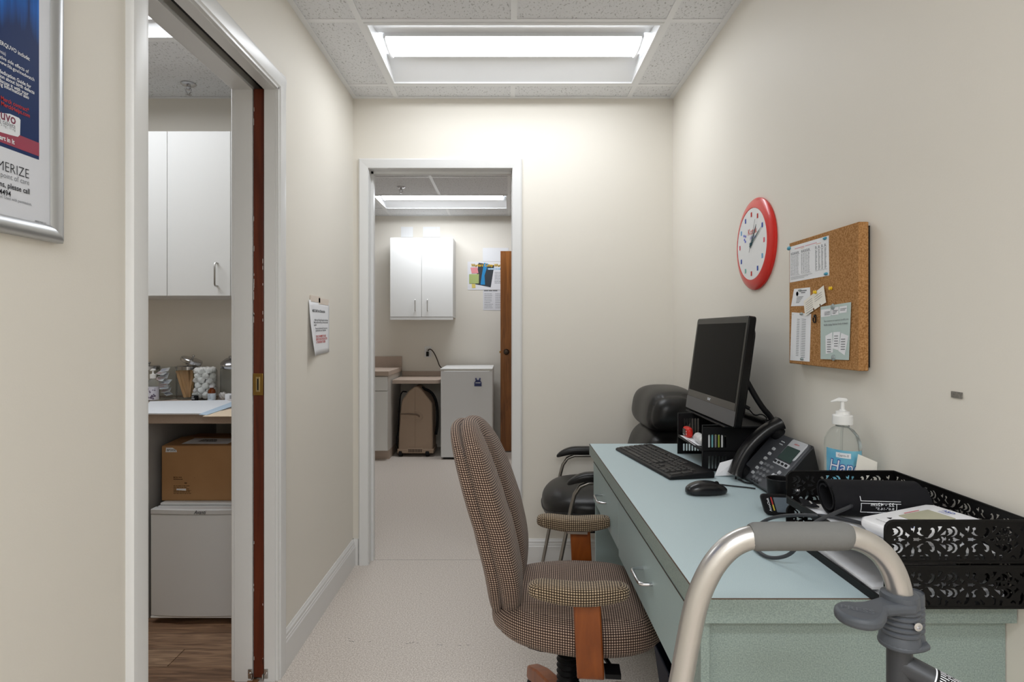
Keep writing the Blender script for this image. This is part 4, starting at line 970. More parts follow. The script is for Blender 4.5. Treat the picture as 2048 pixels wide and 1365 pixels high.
c4 = [(XL, YS, ZB0), (XL, YF, ZB0), (XL, YF, ZB1), (XL, YS, ZB1)]
for i, inn in enumerate(((0, 0, 1), (0, -1, 0), (0, 0, -1), (0, 1, 0))):
    frame_bar(c4[i], c4[(i+1) % 4], inn, 1).build('frame_bar', SILV, pf, world=True, smooth=50)
XS = XL + .0085
ps = MB().box(XL+.001, XS, YS+.02, YF-.02, ZB0+.02, ZB1-.02).build('poster_sheet', mat('poster_white', (222, 224, 230), .4, spec=.2), pf, world=True)
def blue_mat():
    m = mat('poster_blue', (40, 66, 118), .4, spec=.12); nt = m.node_tree; b = nt.nodes['Principled BSDF']; N = nt.nodes.new; Lk = nt.links.new
    g = N('ShaderNodeNewGeometry'); mp = N('ShaderNodeMapping'); mp.inputs['Scale'].default_value = (1, 42, 2.2); Lk(g.outputs['Position'], mp.inputs[0])
    n = N('ShaderNodeTexNoise'); n.inputs['Scale'].default_value = 1.4; n.inputs['Detail'].default_value = 3; Lk(mp.outputs[0], n.inputs[0])
    sp = N('ShaderNodeSeparateXYZ'); Lk(g.outputs['Position'], sp.inputs[0])
    mr = N('ShaderNodeMapRange'); mr.inputs[1].default_value = 1.675; mr.inputs[2].default_value = 1.765; Lk(sp.outputs[2], mr.inputs[0])
    mu = N('ShaderNodeMath'); mu.operation = 'MULTIPLY'; Lk(n.outputs[0], mu.inputs[0]); Lk(mr.outputs[0], mu.inputs[1])
    r = N('ShaderNodeValToRGB'); r.color_ramp.elements[0].color = lin((30, 50, 96)); r.color_ramp.elements[1].color = lin((30, 110, 205)); r.color_ramp.elements[0].position = .2; r.color_ramp.elements[1].position = .6
    Lk(mu.outputs[0], r.inputs[0]); Lk(r.outputs[0], b.inputs['Base Color']); return m
XB = XS + .0003
def pp(x, y): return PW(x, y, XB)
yb = pp(78, 320).y; zb = pp(78, 320).z
MB().quad((XB, YS+.05, zb), (XB, yb, zb), (XB, yb, ZB1-.05), (XB, YS+.05, ZB1-.05)).build('blue_panel', blue_mat(), ps, world=True)
XB2 = XB + .0003
MB().quad((XB2, YS+.05, zb+.006), (XB2, yb, zb+.006), (XB2, yb, zb+.029), (XB2, YS+.05, zb+.029)).build('red_band', mat('crimson', (150, 34, 66), .4), ps, world=True)
def ptx(txt, x, y, size, m, off=.0, nm='poster_lettering', sx=.88):
    p_ = PW(x, y, XB2 + .0003); MB().text(txt, p_, Y3, Z3, size, 'RIGHT', off, 0, sx).build(nm, m, ps, world=True)
ptx('The most common side effects of VERQUVO include:', 60, 122, .0092, INKW, .02)
ptx('low red blood cells (anemia)', 12, 112, .008, INKW, .0)
ptx('You are encouraged to report negative side effects of', 57, 147, .0085, INKW, .01); ptx('prescription drugs to the FDA. Visit www.fda.gov/medwatch', 69, 163, .0085, INKW, .01)
ptx('Please read the accompanying Medication Guide for', 62, 177, .0085, INKW, .02); ptx('VERQUVO, including the information about birth defects', 69, 189, .0085, INKW, .02)
ptx('due to risk to the fetus, and discuss it with your', 57, 192, .0085, INKW, .02); ptx('doctor. The physician Prescribing Information also', 58, 199, .0085, INKW, .02)
ptx('Ask for your Merck contract*', 58, 225, .0095, INKR, .015); ptx('We can help. Visit MerckHelps.com', 60, 236, .0095, INKR, .015)
pw_ = [(-60, 218), (20, 228), (38, 236), (41, 240), (40, 270), (36, 274), (20, 270), (-60, 246)]
MB().add([PW(x, y, XB2+.0002) for x, y in pw_], [tuple(range(len(pw_)))[::-1]]).build('logo_patch', INKW, ps, world=True)
MAROON = mat('maroon', (120, 40, 70), .5)
ptx('Verquvo', 32, 250, .023, MAROON, .02); ptx('(vericiguat) tablets', 31, 258, .0105, INKG, .01); ptx('2.5 mg | 5 mg | 10 mg', 31, 263, .006, INKG)
ptx('Put Your Heart in It', 29, 289, .0105, INKW, .03)
ptx('MESMERIZE', 59, 358, .0225, INK, -.014); ptx('Education at the point of care', 59, 371, .0125, INKG, -.004)
ptx('For questions, please call', 60, 389, .0125, INK, .012); ptx('1-866-855-4494', 22, 394, .0125, INK, .012)
ptx('2022 Mesmerize. All rights reserved. Used with permission.', 64, 412, .007, INKG); ptx('MER22051V1', 93, 450, .0052, INK)

# ---- paper notice taped to the left wall
nt_ = thing('wall_notice', 'white paper notice with red lines taped to the left wall', 'notice', (XL, 2.55, 1.12))
y0n, y1n, z0n, z1n = 2.412, 2.682, 1.118, 1.348
def ns(a, b): return Vector((XL+.002 + .026*max(0, 1-a*1.6)**2*max(0, 1-b)**1.5 + .0025, y0n+(y1n-y0n)*a, z0n+(z1n-z0n)*b + .008*a*(1-b)))
vs = []; fs = []; n = 10
for i in range(n+1):
    for j in range(n+1): vs.append(ns(i/n, j/n))
for i in range(n):
    for j in range(n): fs.append((i*(n+1)+j, (i+1)*(n+1)+j, (i+1)*(n+1)+j+1, i*(n+1)+j+1))
sh = MB().add(vs, fs).build('sheet', PAPER, nt_, world=True, smooth=80)
md = sh.modifiers.new('thick', 'SOLIDIFY'); md.thickness = .0003
MB().box(XL+.0008, XL+.0055, y0n+.02, y0n+.14, z1n-.006, z1n+.02).build('tape', mat('masking_tape', (226, 214, 202), .5), nt_, world=True)
MB().box(XL+.0008, XL+.0055, y0n+.12, y1n-.01, z1n-.012, z1n+.014).build('tape', MATS['masking_tape'], nt_, world=True)
def nl(txt, a, b, size, m, off=0, width=None, lines_=1, seed=1):
    vs_, fs_ = text_mesh(txt, 'LEFT', off, 0); W0 = max(p_[0] for p_ in vs_)
    k = width/(W0*size) if width else 1
    MB().add([ns(a + p_[0]*size*k/(y1n-y0n), b + p_[1]*size/(z1n-z0n)) + X3*.0012 for p_ in vs_], fs_).build('lettering', m, nt_, world=True)
nl('MEDICARE Part B Deductible', .13, .79, .016, INK, .015, .17)
nl('Medicare part B deductible applies to the visit and', .22, .63, .012, INK, .005, .19); nl('billed, we will not bill you for the rest until', .17, .585, .012, INK, .005, .2); nl('applied.', .17, .54, .012, INK, .005, .04)
nl('Please ask at the front desk if you have any', .24, .475, .011, INK, .005, .175); nl('questions about your deductible', .25, .435, .011, INK, .005, .15)
nl('YOUR CO-PAYMENT IS DUE', .25, .32, .014, INKR, .02, .15); nl('BEFORE YOU SEE THE DOCTOR', .25, .265, .014, INKR, .02, .17); nl('AT THE FRONT DESK', .27, .21, .014, INKR, .02, .14)

# ---- red wall clock
ck = thing('wall_clock', 'round red-rimmed wall clock hanging on the right wall', 'clock', (XR, 2.055, 1.521), 0)
RED = mat('clock_red', (214, 42, 34), .3, coat=.2)
MB().lathe([(0, 0), (.156, .0), (.158, .003), (.158, .007), (.154, .0115), (.140, .0165), (.127, .0205), (.1245, .0205), (.1235, .0185), (0, .0185)], 64, (0, 0, 0), (-1, 0, 0)).build('rim', RED, ck, smooth=35)
MB().lathe([(.1232, .0), (.1232, .001), (0, .001)], 48, (-.0186, 0, 0), (-1, 0, 0)).build('dial', mat('dial_white', (228, 230, 232), .2, coat=.3), ck)
def cpt(deg, r_, d=.0201): return Vector((-d, -r_*math.sin(R(deg)), r_*math.cos(R(deg))))
cols = [INKR, INKR, INKB, mat('mark_pink', (214, 90, 110), .6), mat('mark_sky', (110, 170, 214), .6), INKB, INKR, mat('mark_teal', (110, 180, 170), .6), INKB, MATS['mark_pink'], MATS['mark_sky'], INKB]
for k in range(12):
    c = cpt(30*k, .102); s = (.0055, .008)
    MB().quad(c+Vector((0, s[0], -s[1])), c+Vector((0, -s[0], -s[1])), c+Vector((0, -s[0], s[1])), c+Vector((0, s[0], s[1]))).build('hour_mark', cols[k], ck)
MB().text('Kotek', (-.0202, .030, .034), (0, -1, 0), Z3, .030, off=.005).build('dial_lettering', mat('ink_salmon', (216, 110, 100), .7), ck)
MB().text('pharma', (-.0202, .012, .018), (0, -1, 0), Z3, .017).build('dial_lettering', mat('ink_lilac', (130, 130, 200), .7), ck)
lg = MB()
for (a, b) in ((.05, .03), (.06, .02), (.052, .012), (.064, .034)): lg.quad((-.0202, a+.005, b), (-.0202, a-.005, b), (-.0202, a-.005, b+.008), (-.0202, a+.005, b+.008))
lg.build('dial_emblem', mat('ink_mixblue', (110, 120, 210), .7), ck)
def hand(nm, deg, l, w_, d, m, tail=.015):
    t = cpt(deg, 1, 0); sd = Vector((0, -t.z, t.y)); b = Vector((-d, 0, 0))
    MB().prism([(-tail, -w_*.6), (0, -w_), (l*.7, -w_*.7), (l, 0), (l*.7, w_*.7), (0, w_), (-tail, w_*.6)], b, t, sd, (-.0006, 0, 0)).build(nm, m, ck)
hand('hour_hand', 33, .074, .0030, .0208, mat('hand_teal', (40, 82, 92), .4)); hand('minute_hand', 61, .097, .0026, .0218, MATS['hand_teal']); hand('second_hand', 25, .088, .0008, .0228, INK, .03)
MB().lathe([(.005, 0), (.005, .005), (0, .006)], 14, (-.0198, 0, 0), (-1, 0, 0)).build('hub', MATS['hand_teal'], ck, smooth=True)

# ---- cork board
def cork_mat():
    m = mat('cork', (190, 144, 96), .9, spec=.1, noise=(260, (146, 102, 60), .16), bump=(260, .4, .0015)); return m
XK = .825
cb_ = thing('cork_board', 'square cork pin board on the right wall above the telephone', 'pin board', (XR, 1.578, 1.126))
MB().box(XK, XR-.008, 1.404, 1.752, 1.126, 1.479).build('cork_panel', cork_mat(), cb_, world=True, bevel=.002)
MB().box(XR-.008, XR-.0005, 1.412, 1.744, 1.134, 1.471).build('backing', DARK, cb_, world=True)
XC = XK - .0006
def sheet_on(name, label, pts, X, m, cat='paper', group=None):
    ps_ = [PW(x, y, X) for x, y in pts]; c = sum(ps_, Vector())/len(ps_)
    t = thing(name, label, cat, (X, c.y, min(p_.z for p_ in ps_)), 0, group)
    k = len(ps_); mb = MB().add(ps_ + [p_ + X3*.0004 for p_ in ps_], [tuple(range(k)), tuple(range(k, 2*k))[::-1]] + [((i+1) % k, i, k+i, k+(i+1) % k) for i in range(k)])
    sh_ = mb.build('sheet', m, t, world=True); return t, sh_
def bil(pts, X, a, b):           # a right, b up within a 4-corner sheet TL TR BR BL
    q_ = [PW(x, y, X) for x, y in pts]; top = q_[0].lerp(q_[1], a); bot = q_[3].lerp(q_[2], a); return bot.lerp(top, b)
def ink_rows(t, pts, X, rows_, m, nm='printed_rows'):
    mb = MB()
    for (a0, a1, b, h) in rows_: mb.quad(bil(pts, X, a0, b), bil(pts, X, a1, b), bil(pts, X, a1, b+h), bil(pts, X, a0, b+h))
    mb.build(nm, m, t, world=True)
CL = mat('clip_teal', (70, 150, 176), .3); CLC = mat('clip_clear', (150, 160, 160), .2)
ch = [(1579.7, 494.4), (1657.2, 471.3), (1658.2, 551.3), (1579.7, 565.6)]
t, s_ = sheet_on('printed_chart', 'white chart of small figures pinned at the top of the cork board', ch, XC, PAPER)
rw = []
rd = random.Random(2)
for c0, nc in ((.03, 5), (.32, 5), (.68, 4)):
    for r_ in range(15):
        for c in range(nc): w_ = .026 if c0 < .6 else .045; a = c0 + c*(.046 if c0 < .6 else .073); rw.append((a, a+w_*rd.uniform(.6, 1), .20+.036*r_, .016))
    rw.append((c0, c0+(.25 if c0 < .6 else .28), .745, .005)); rw.append((c0, c0+(.25 if c0 < .6 else .28), .175, .005))
    for c in range(nc): a = c0 + c*(.046 if c0 < .6 else .073); rw.append((a, a+.035, .765, .022)); rw.append((a, a+.03, .80, .018))
for k in range(3): rw.append((.03, .6-.1*k, .13-.03*k, .008))
ink_rows(t, ch, XC-.0003, rw, INKG); ink_rows(t, ch, XC-.0003, [(.14, .40, .90, .014), (.42, .72, .90, .014)], mat('ink_pink', (220, 130, 140), .7)); ink_rows(t, ch, XC-.0003, [(.30, .40, .865, .01), (.70, .82, .865, .01)], mat('ink_orange', (222, 150, 100), .7))
def clip_at(x, y, X, m, label, w_=.011, h_=.006):
    c = PW(x, y, X); o = MB().lathe([(1, 0), (.9, .35), (.5, .62), (0, .7)], 16, (0, 0, 0), (-1, 0, 0)); o.v = [(v[0]*.006, v[1]*w_, v[2]*h_) for v in o.v]
    o.v = [(v[0]+c.x, v[1]+c.y, v[2]+c.z) for v in o.v]; tag(o.build('board_clip', m, smooth=True, loc=tuple(c)), label, 'clip', 'clips on the cork board')
clip_at(1578, 497, XC-.0006, CL, 'teal clip at the chart corner furthest from the viewer'); clip_at(1650, 477, XC-.0006, CL, 'teal clip at the upper near corner of the pinned chart', .009, .004); clip_at(1652, 548, XC-.0006, CL, 'teal clip at the lower near corner of the pinned chart', .009, .004)
cd = [(1588, 578.3), (1620, 575), (1621, 611.5), (1582, 613)]
t, s_ = sheet_on('business_card', 'white business card with a grey emblem pinned under the chart', cd, XC, PAPER, 'card')
ink_rows(t, cd, XC-.0003, [(.42, .8, .82, .06), (.48, .72, .72, .05)] + [(.25, .62-.05*k, .5-.08*k, .03) for k in range(5)], INKG)
MB().lathe([(0, 0), (.0065, 0)], 12, bil(cd, XC-.0004, .25, .70), (-1, 0, 0)).build('emblem', mat('emblem_blue', (130, 132, 170), .6), t, world=True)
rt = [(1607, 603), (1647, 571.3), (1652, 605.3), (1641.5, 611.5), (1640.5, 608), (1638.5, 609), (1639.5, 613), (1629, 620), (1628, 616), (1625.5, 617.5), (1626.5, 622), (1610, 632.8)]
t, s_ = sheet_on('rotary_card', 'tilted notched index card with handwriting beside the business card', rt, XC-.0035, PAPER2, 'card')
r4 = [(1607, 603), (1647, 571.3), (1652, 605.3), (1610, 632.8)]
ink_rows(t, r4, XC-.0039, [(.08, .42, .78-.13*k, .02) for k in range(5)] + [(.52, .88, .72-.13*k, .02) for k in range(3)] + [(.06, .4, .1, .03)], INKG)
ls = [(1583.5, 625), (1622, 628), (1619, 724), (1580, 721)]
t, s_ = sheet_on('phone_list', 'long narrow printed list pinned at the lower far side of the cork', ls, XC, PAPER)
ink_rows(t, ls, XC-.0003, [(.30, .44, .86-.036*k, .010) for k in range(22)] + [(.56, .76, .87-.036*k, .010) for k in range(23)] + [(.52, .525, .10, .8), (.05, .1, .95, .006)], INKG)
br = [(1641, 614), (1702, 604.6), (1697.6, 720.6), (1641, 718.7)]
t, s_ = sheet_on('medical_brochure', 'pale green leaflet with white panels at the lower near cork corner', br, XC-.002, mat('leaflet_green', (188, 204, 200), .5), 'leaflet')
def patch(t, pts, X, q4, m, nm):
    MB().quad(*[bil(pts, X, a, b) for a, b in q4]).build(nm, m, t, world=True)
patch(t, br, XC-.0024, ((.02, .80), (.36, .80), (.36, .94), (.02, .94)), PAPER, 'white_panel')
patch(t, br, XC-.0024, ((.38, .81), (.62, .81), (.62, .95), (.38, .95)), PAPER, 'white_panel'); patch(t, br, XC-.0024, ((.64, .83), (.88, .83), (.88, .95), (.64, .95)), PAPER, 'white_panel')
patch(t, br, XC-.0024, ((.20, .10), (.46, .13), (.42, .50), (.18, .44)), PAPER, 'white_panel'); patch(t, br, XC-.0026, ((.44, .20), (.64, .17), (.70, .50), (.46, .50)), PAPER, 'white_panel'); patch(t, br, XC-.0024, ((.64, .16), (.86, .08), (.96, .42), (.72, .48)), PAPER, 'white_panel')
rr = [(.14, .33, .88-.025*k, .010) for k in range(3)] + [(.42, .6-.04*k, .885-.025*k, .010) for k in range(3)] + [(.67, .86-.03*k, .9-.025*k, .010) for k in range(2)]
rr += [(.24, .38, .36-.045*k, .014) for k in range(6)] + [(.49, .62, .42-.045*k, .014) for k in range(5)] + [(.72, .86, .36-.045*k, .014) for k in range(5)]
ink_rows(t, br, XC-.0029, rr, INKG)
o_ = bil(br, XC-.0029, .12, .70); uu = (bil(br, XC-.0029, .92, .70)-o_).normalized()
MB().text('Two treatment to treatment benefits, one', o_, uu, Z3, .0066).text('flexible dosing: Etiplinex Family of dosers', o_ - Z3*.0098, uu, Z3, .0066, off=.01).build('lettering', INKG, t, world=True)
for x, y, X, lb in ((1631.5, 584.7, XC-.0045, 'yellow push pin holding the tilted index card'), (1663, 577, XC, 'lone yellow push pin in the middle of the cork board')):
    c = PW(x, y, X)
    o = MB().lathe([(.0046, 0), (.005, .001), (.0034, .002), (.0034, .004), (.0046, .005), (.0042, .006), (0, .0063)], 16, c, (-1, 0, 0)).build('push_pin', MATS.get('pin_yellow') or mat('pin_yellow', (236, 196, 30), .35), smooth=35, loc=tuple(c))
    tag(o, lb, 'push pin', 'yellow push pins')
c = PW(1631, 637, XC)
t = thing('black_clip', 'black wire hook clip below the tilted index card', 'clip', tuple(c))
MB().tube([c+Vector((-.003, a*.001, b*.001)) for a, b in ((6, 2), (7, -6), (2, -11), (-6, -11), (-7, -2), (-6, 6), (-1, 7))], .0017, 8).build('hook', BLACKP, t, world=True, smooth=True)
MB().lathe([(.0045, 0), (.004, .004), (0, .005)], 14, c+Vector((0, 0, .006)), (-1, 0, 0)).build('button', BLACKG, t, world=True, smooth=True)
clip_at(1666, 614, XC-.0026, CLC, 'clear round clip at the top of the green leaflet', .008, .008); clip_at(1667, 716, XC-.0026, CLC, 'clear round clip at the bottom of the green leaflet', .008, .008)
clip_at(1603, 628, XC-.0006, CLC, 'grey clip at the top of the narrow list', .009, .004); clip_at(1604, 718.5, XC-.0006, CLC, 'grey clip at the bottom of the narrow list', .009, .004); clip_at(1600, 581, XC-.0006, CLC, 'grey clip on the business card', .008, .003)
# ---- small grey sticker
a = PW(1903, 789, XR-.001); b = PW(1925, 789, XR-.001)
tag(MB().box(XR-.0022, XR-.0004, b.y, a.y, a.z-.006, a.z+.006).build('wall_sticker', mat('sticker_grey', (98, 94, 88), .7, noise=(300, (140, 136, 128), .2)), loc=(XR, a.y, a.z)), 'small dark grey sticker patch alone on the right wall', 'sticker')
# ---- navy bin under the desk
nb = thing('waste_bin', 'dark navy bin on the floor under the desk', 'bin', (.60, 1.86, 0))
NAVY = mat('navy_plastic', (28, 34, 62), .5)
vs = []
for (w_, d_, z) in ((.10, .08, 0), (.125, .10, .2), (.12, .095, .2), (.096, .076, .004)):
    vs += [(-w_, -d_, z), (w_, -d_, z), (w_, d_, z), (-w_, d_, z)]
fs = [(3, 2, 1, 0)] + [(l*4+k, l*4+(k+1) % 4, (l+1)*4+(k+1) % 4, (l+1)*4+k) for l in range(3) for k in range(4)] + [(12, 13, 14, 15)]
MB().add(vs, fs).build('body', NAVY, nb, bevel=.004)
MB().tube([(-.126, -.101, .2), (.126, -.101, .2), (.126, .101, .2), (-.126, .101, .2), (-.126, -.101, .2)], .004, 8).build('rim', NAVY, nb, smooth=True)
# ================================================================ EXAM ROOM BEHIND THE POCKET DOOR
GREYW = mat('grey_white_laminate', (214, 213, 210), .4)
YW = YB2 - .122
def pull(mb, x, z0, z1, yf, r_=.0042): return mb.tube([(x, yf, z1), (x, yf-.022, z1), (x, yf-.027, z1-.006), (x, yf-.027, z0+.006), (x, yf-.022, z0), (x, yf, z0)], r_, 8)
YU = 2.80
def upper_cab(label, x0, x1, z0, z1, yf, yw, grp, hz):
    t = thing('wall_cabinet', label, 'cabinet', ((x0+x1)/2, yw, z0), 0, grp); xm = (x0+x1)/2
    MB().box(x0, x1, yf+.02, yw, z0, z1).build('body', GREYW, t, world=True)
    for a, b, hx in ((x0, xm, xm-.061), (xm, x1, xm+.061)):
        d = MB().box(a+.0013, b-.0013, yf, yf+.0185, z0+.002, z1-.001).build('door', WHITE, t, world=True, bevel=.0012)
        pull(MB(), hx, hz[0], hz[1], yf).build('handle', NICKEL, d, world=True, smooth=True)
    return t
upper_cab('white wall cabinet with chrome pull seen over the counter', -1.609, -1.012, 1.385, 2.163, YU, YW, 'white wall cabinets over the exam counter', (1.433, 1.540))
upper_cab('white wall cabinet mostly cut off by the near door frame', -2.206, -1.609, 1.385, 2.163, YU, YW, 'white wall cabinets over the exam counter', (1.433, 1.540))
CTOP = mat('tan_countertop', (196, 178, 164), .45, noise=(300, (178, 160, 146), .2))
ZCc = .876
ct = thing('exam_counter', 'tan laminate counter above the small white refrigerator', 'counter', (-1.7, 2.8, .834))
MB().box(-2.6, -.957, 2.48, YW, .834, ZCc).build('worktop', CTOP, ct, world=True, bevel=.004)
MB().box(-2.6, -.957, YW-.016, YW, ZCc, ZCc+.008).build('rear_lip', CTOP, ct, world=True)
bc = thing('base_cabinet', 'grey laminate base cabinet beside the small white refrigerator', 'cabinet', (-1.9, 2.8, 0))
MB().box(-2.3, -1.53, 2.53, YW, 0, .833).build('body', mat('grey_panel', (170, 168, 166), .5), bc, world=True); MB().box(-2.29, -1.535, 2.51, 2.529, .1, .82).build('door', WHITE, bc, world=True, bevel=.001)
# refrigerator
fr = thing('mini_refrigerator', 'small white refrigerator with script logo under the exam counter', 'refrigerator', (-1.284, 2.76, 0))
fx0, fx1 = -1.496, -1.072
MB().box(fx0+.004, fx1-.004, 2.525, 3.02, .02, .478).build('cabinet', APPL, fr, world=True, bevel=.004)
MB().box(fx0+.012, fx1-.012, 2.53, 3.02, .478, .490).build('top_plate', APPL, fr, world=True, bevel=.004)
vs = []; fs = []; n = 12
for zz in (.032, .455):
    for i in range(n+1): x = fx0+(fx1-fx0)*i/n; vs.append((x, 2.484-.012*math.sin(math.pi*i/n), zz))
    for i in (n, 0): vs.append((fx0+(fx1-fx0)*i/n, 2.522, zz))
k = n+3
fs = [tuple(range(k))[::-1], tuple(range(k, 2*k))] + [(i, (i+1) % k, k+(i+1) % k, k+i) for i in range(k)]
dr = MB().add(vs, fs).build('door', APPL, fr, world=True, smooth=30, bevel=.003)
vs2 = [(x, y-.0015, .456 if z < .1 else .478) for x, y, z in vs]
MB().add(vs2, fs).build('door_cap', mat('appliance_cap', (214, 214, 214), .35), fr, world=True, smooth=30, bevel=.003)
MB().box(fx0, fx1, 2.482, 2.52, .022, .031).build('door_foot_trim', WHITE, fr, world=True, bevel=.002)
MB().text('Avanti', (-1.284, 2.4695, .4605), X3, Z3, .022, 'CENTER', .01, .35, .85).build('logo', INK, fr, world=True)
MB().box(fx0+.03, fx1-.03, 2.55, 2.95, 0, .021).build('feet', DARK, fr, world=True)
# carton
CARD = mat('cardboard', (182, 142, 102), .85, spec=.15, noise=(8, (170, 130, 92), .3))
bx = thing('cardboard_box', 'brown cardboard carton sitting on the small refrigerator', 'box', (-1.30, 2.72, .4905))
b0, b1, y0, y1, z0, z1 = -1.495, -1.09, 2.56, 2.87, .4905, .727
MB().box(b0, b1, y0, y1, z0, z1).build('body', CARD, bx, world=True, bevel=.003)
MB().slab([(b0+.004, y0+.004, z1+.0008), (b1-.004, y0+.004, z1+.0008), (b1-.004, (y0+y1)/2-.002, z1+.007), (b0+.004, (y0+y1)/2-.002, z1+.012)], .003).build('flap', CARD, bx, world=True)
MB().slab([(b0+.004, (y0+y1)/2+.002, z1+.009), (b1-.004, (y0+y1)/2+.002, z1+.006), (b1-.004, y1-.004, z1+.0008), (b0+.004, y1-.004, z1+.0008)], .003).build('flap', CARD, bx, world=True)
MB().slab([(b0+.07, y0+.03, z1+.0035), (b0+.27, y0+.03, z1+.0032), (b0+.28, y0+.12, z1+.0095), (b0+.08, y0+.12, z1+.0115)], .0004).build('shipping_label', PAPER, bx, world=True)
MB().lines((b0+.13, y0+.09, z1+.0098), X3, Y3, .09, 3, .02, .01, 4).build('label_print', INK, bx, world=True)
s4 = [P(x, y, y0-.0006) for x, y in ((331, 905), (354, 905), (353, 901), (345, 896), (332, 896))]
st = MB().add(s4, [(0, 1, 2, 3, 4)]).build('sticker', INKW, bx, world=True)
MB().text('BP205L', P(333.5, 903, y0-.0012), X3, Z3, .013, off=.005, shear=.1).build('handwriting', INK, st, world=True)
tp = MB(); tp.text('BOX', P(347, 957, y0-.0008), X3, Z3, .009, off=.03).lines(P(357, 956, y0-.0008), X3, Z3, .02, 1, .005, .003, 4)
tp.lines(P(347, 960, y0-.0008), X3, Z3, .045, 1, .005, .003, 5).lines(P(369, 968, y0-.0008), X3, Z3, .018, 1, .005, .005, 7)
tp.lines(P(347, 973, y0-.0008), X3, Z3, .088, 5, .0065, .002, 9).lines(P(347, 985, y0-.0008), X3, Z3, .085, 2, .0065, .002, 12).lines(P(389, 957, y0-.0008), X3, Z3, .006, 1, .004, .004, 1)
tp.build('printing', mat('box_print', (70, 46, 26), .9), bx, world=True)
MB().quad(P(353, 981, y0-.001), P(372, 982, y0-.001), P(372, 978, y0-.001), P(353, 978, y0-.001)).build('lot_label', INKW, bx, world=True)
# apothecary jars
LIDS = mat('jar_lid_steel', (178, 178, 180), .2, metal=1)
JG = mat('jar_glass', (246, 248, 248), .04, trans=1, ior=1.12, spec=.6)
def jar(label, x, y, r_=.0495, h=.165, lid=True):
    t = thing('glass_jar', label, 'jar', (x, y, ZCc+.0005), 0, 'apothecary jars on the exam counter')
    MB().lathe([(0, 0), (r_-.003, 0), (r_, .004), (r_, h-.012), (r_-.004, h-.004), (r_-.004, h), (r_-.0065, h), (r_-.0065, h-.006), (r_-.0025, h-.016), (r_-.0025, .007), (0, .006)], 32).build('glass', JG, t, smooth=35)
    if lid:
        l = MB().lathe([(r_+.001, h-.016), (r_+.0015, h+.001), (r_-.002, h+.004), (0, h+.006)], 32).build('lid', LIDS, t, smooth=35)
        MB().lathe([(.005, h+.004), (.005, h+.012), (.010, h+.016), (.008, h+.022), (0, h+.023)], 16).build('lid_knob', LIDS, l, smooth=True)
    return t
JY = 3.02
def jx(px, Y=JY): return (px-CX)*Y/F
jar('glass jar with metal lid half hidden by the near door frame', jx(294), JY+.015)
jar('glass jar full of foil swab packets', jx(333), JY-.01, lid=False)
jar('glass jar of wooden tongue depressors with metal lid', jx(374.5), JY)
jar('open glass jar packed with white cotton balls', jx(417), JY-.035, .056, .158, lid=False)
jar('empty looking glass jar under a tilted chrome lid', jx(462), JY, lid=False)
# loose lids
def loose_lid(label, c, ax, dome):
    t = thing('jar_lid', label, 'lid', tuple(c))
    MB().lathe([(0, -.001), (.049, -.002), (.051, 0), (.051, .014), (.048, .018), (.03, .02+dome), (0, .021+dome*1.4)], 32, (0, 0, 0), ax).build('cap', LIDS, t, smooth=35)
    MB().lathe([(.004, .02+dome), (.004, .03+dome), (.008, .033+dome), (.007, .038+dome), (0, .039+dome)], 14, (0, 0, 0), ax).build('knob', LIDS, t, smooth=True)
loose_lid('metal lid leaning across the depressor and cotton jars', P(382, 725, JY-.02), (.34, .0, .94), 0)
loose_lid('domed chrome lid tilted on the jar beside the inner jamb', P(463, 731, JY), (.05, -.35, .93), .012)
# contents
random.seed(8)
WD = wood('depressor_wood', (196, 152, 104), (222, 184, 138), (4, 4, 1)); jc = Vector((jx(374.5), JY, ZCc+.009))
ORD = ['first', 'second', 'third', 'fourth', 'fifth', 'sixth', 'seventh', 'eighth', 'ninth', 'tenth', 'eleventh']
for k in range(16):
    if k < 11: tx_, bx_, yy = -.038+.0048*k, .004+.0012*k, (-.028 + .0042*((k*4) % 11)); lb = 'tongue depressor leaning left in the lidded jar, %s from the left' % ORD[k]
    else: tx_, bx_, yy = .022+.0035*(k-11), .012+.002*(k-11), -.030+.0045*((k*2) % 5)+.02*(k % 2); lb = 'tongue depressor leaning right in the lidded jar, %s from the left' % ORD[k-11]
    L_ = .142; bt_ = jc + Vector((bx_, yy, .001)); a = math.asin((tx_-bx_)/L_); ca, sa = math.cos(a), math.sin(a)
    pl = [(-.0085, .006), (-.006, .001), (0, 0), (.006, .001), (.0085, .006), (.0085, L_-.006), (.006, L_-.001), (0, L_), (-.006, L_-.001), (-.0085, L_-.006)]
    rr_ = random.uniform(-.45, .45); o = MB().prism(pl, bt_, Vector((ca*math.cos(rr_), math.sin(rr_), -sa*math.cos(rr_))), (sa, 0, ca), Vector((-ca*math.sin(rr_), math.cos(rr_), sa*math.sin(rr_)))*.0017).build('tongue_depressor', WD, loc=tuple(bt_))
    tag(o, lb, 'depressor', 'tongue depressors in the jar')
COT = mat('cotton', (240, 240, 238), .95, spec=.05, sheen=.4, bump=(160, .6, .003)); jc = Vector((jx(417), JY-.035, ZCc+.008)); n = 0; first = None
def cot(q): return q*(1+.10*math.sin(q.x*260+1)*math.sin(q.y*240)+.08*math.sin(q.z*300+2))
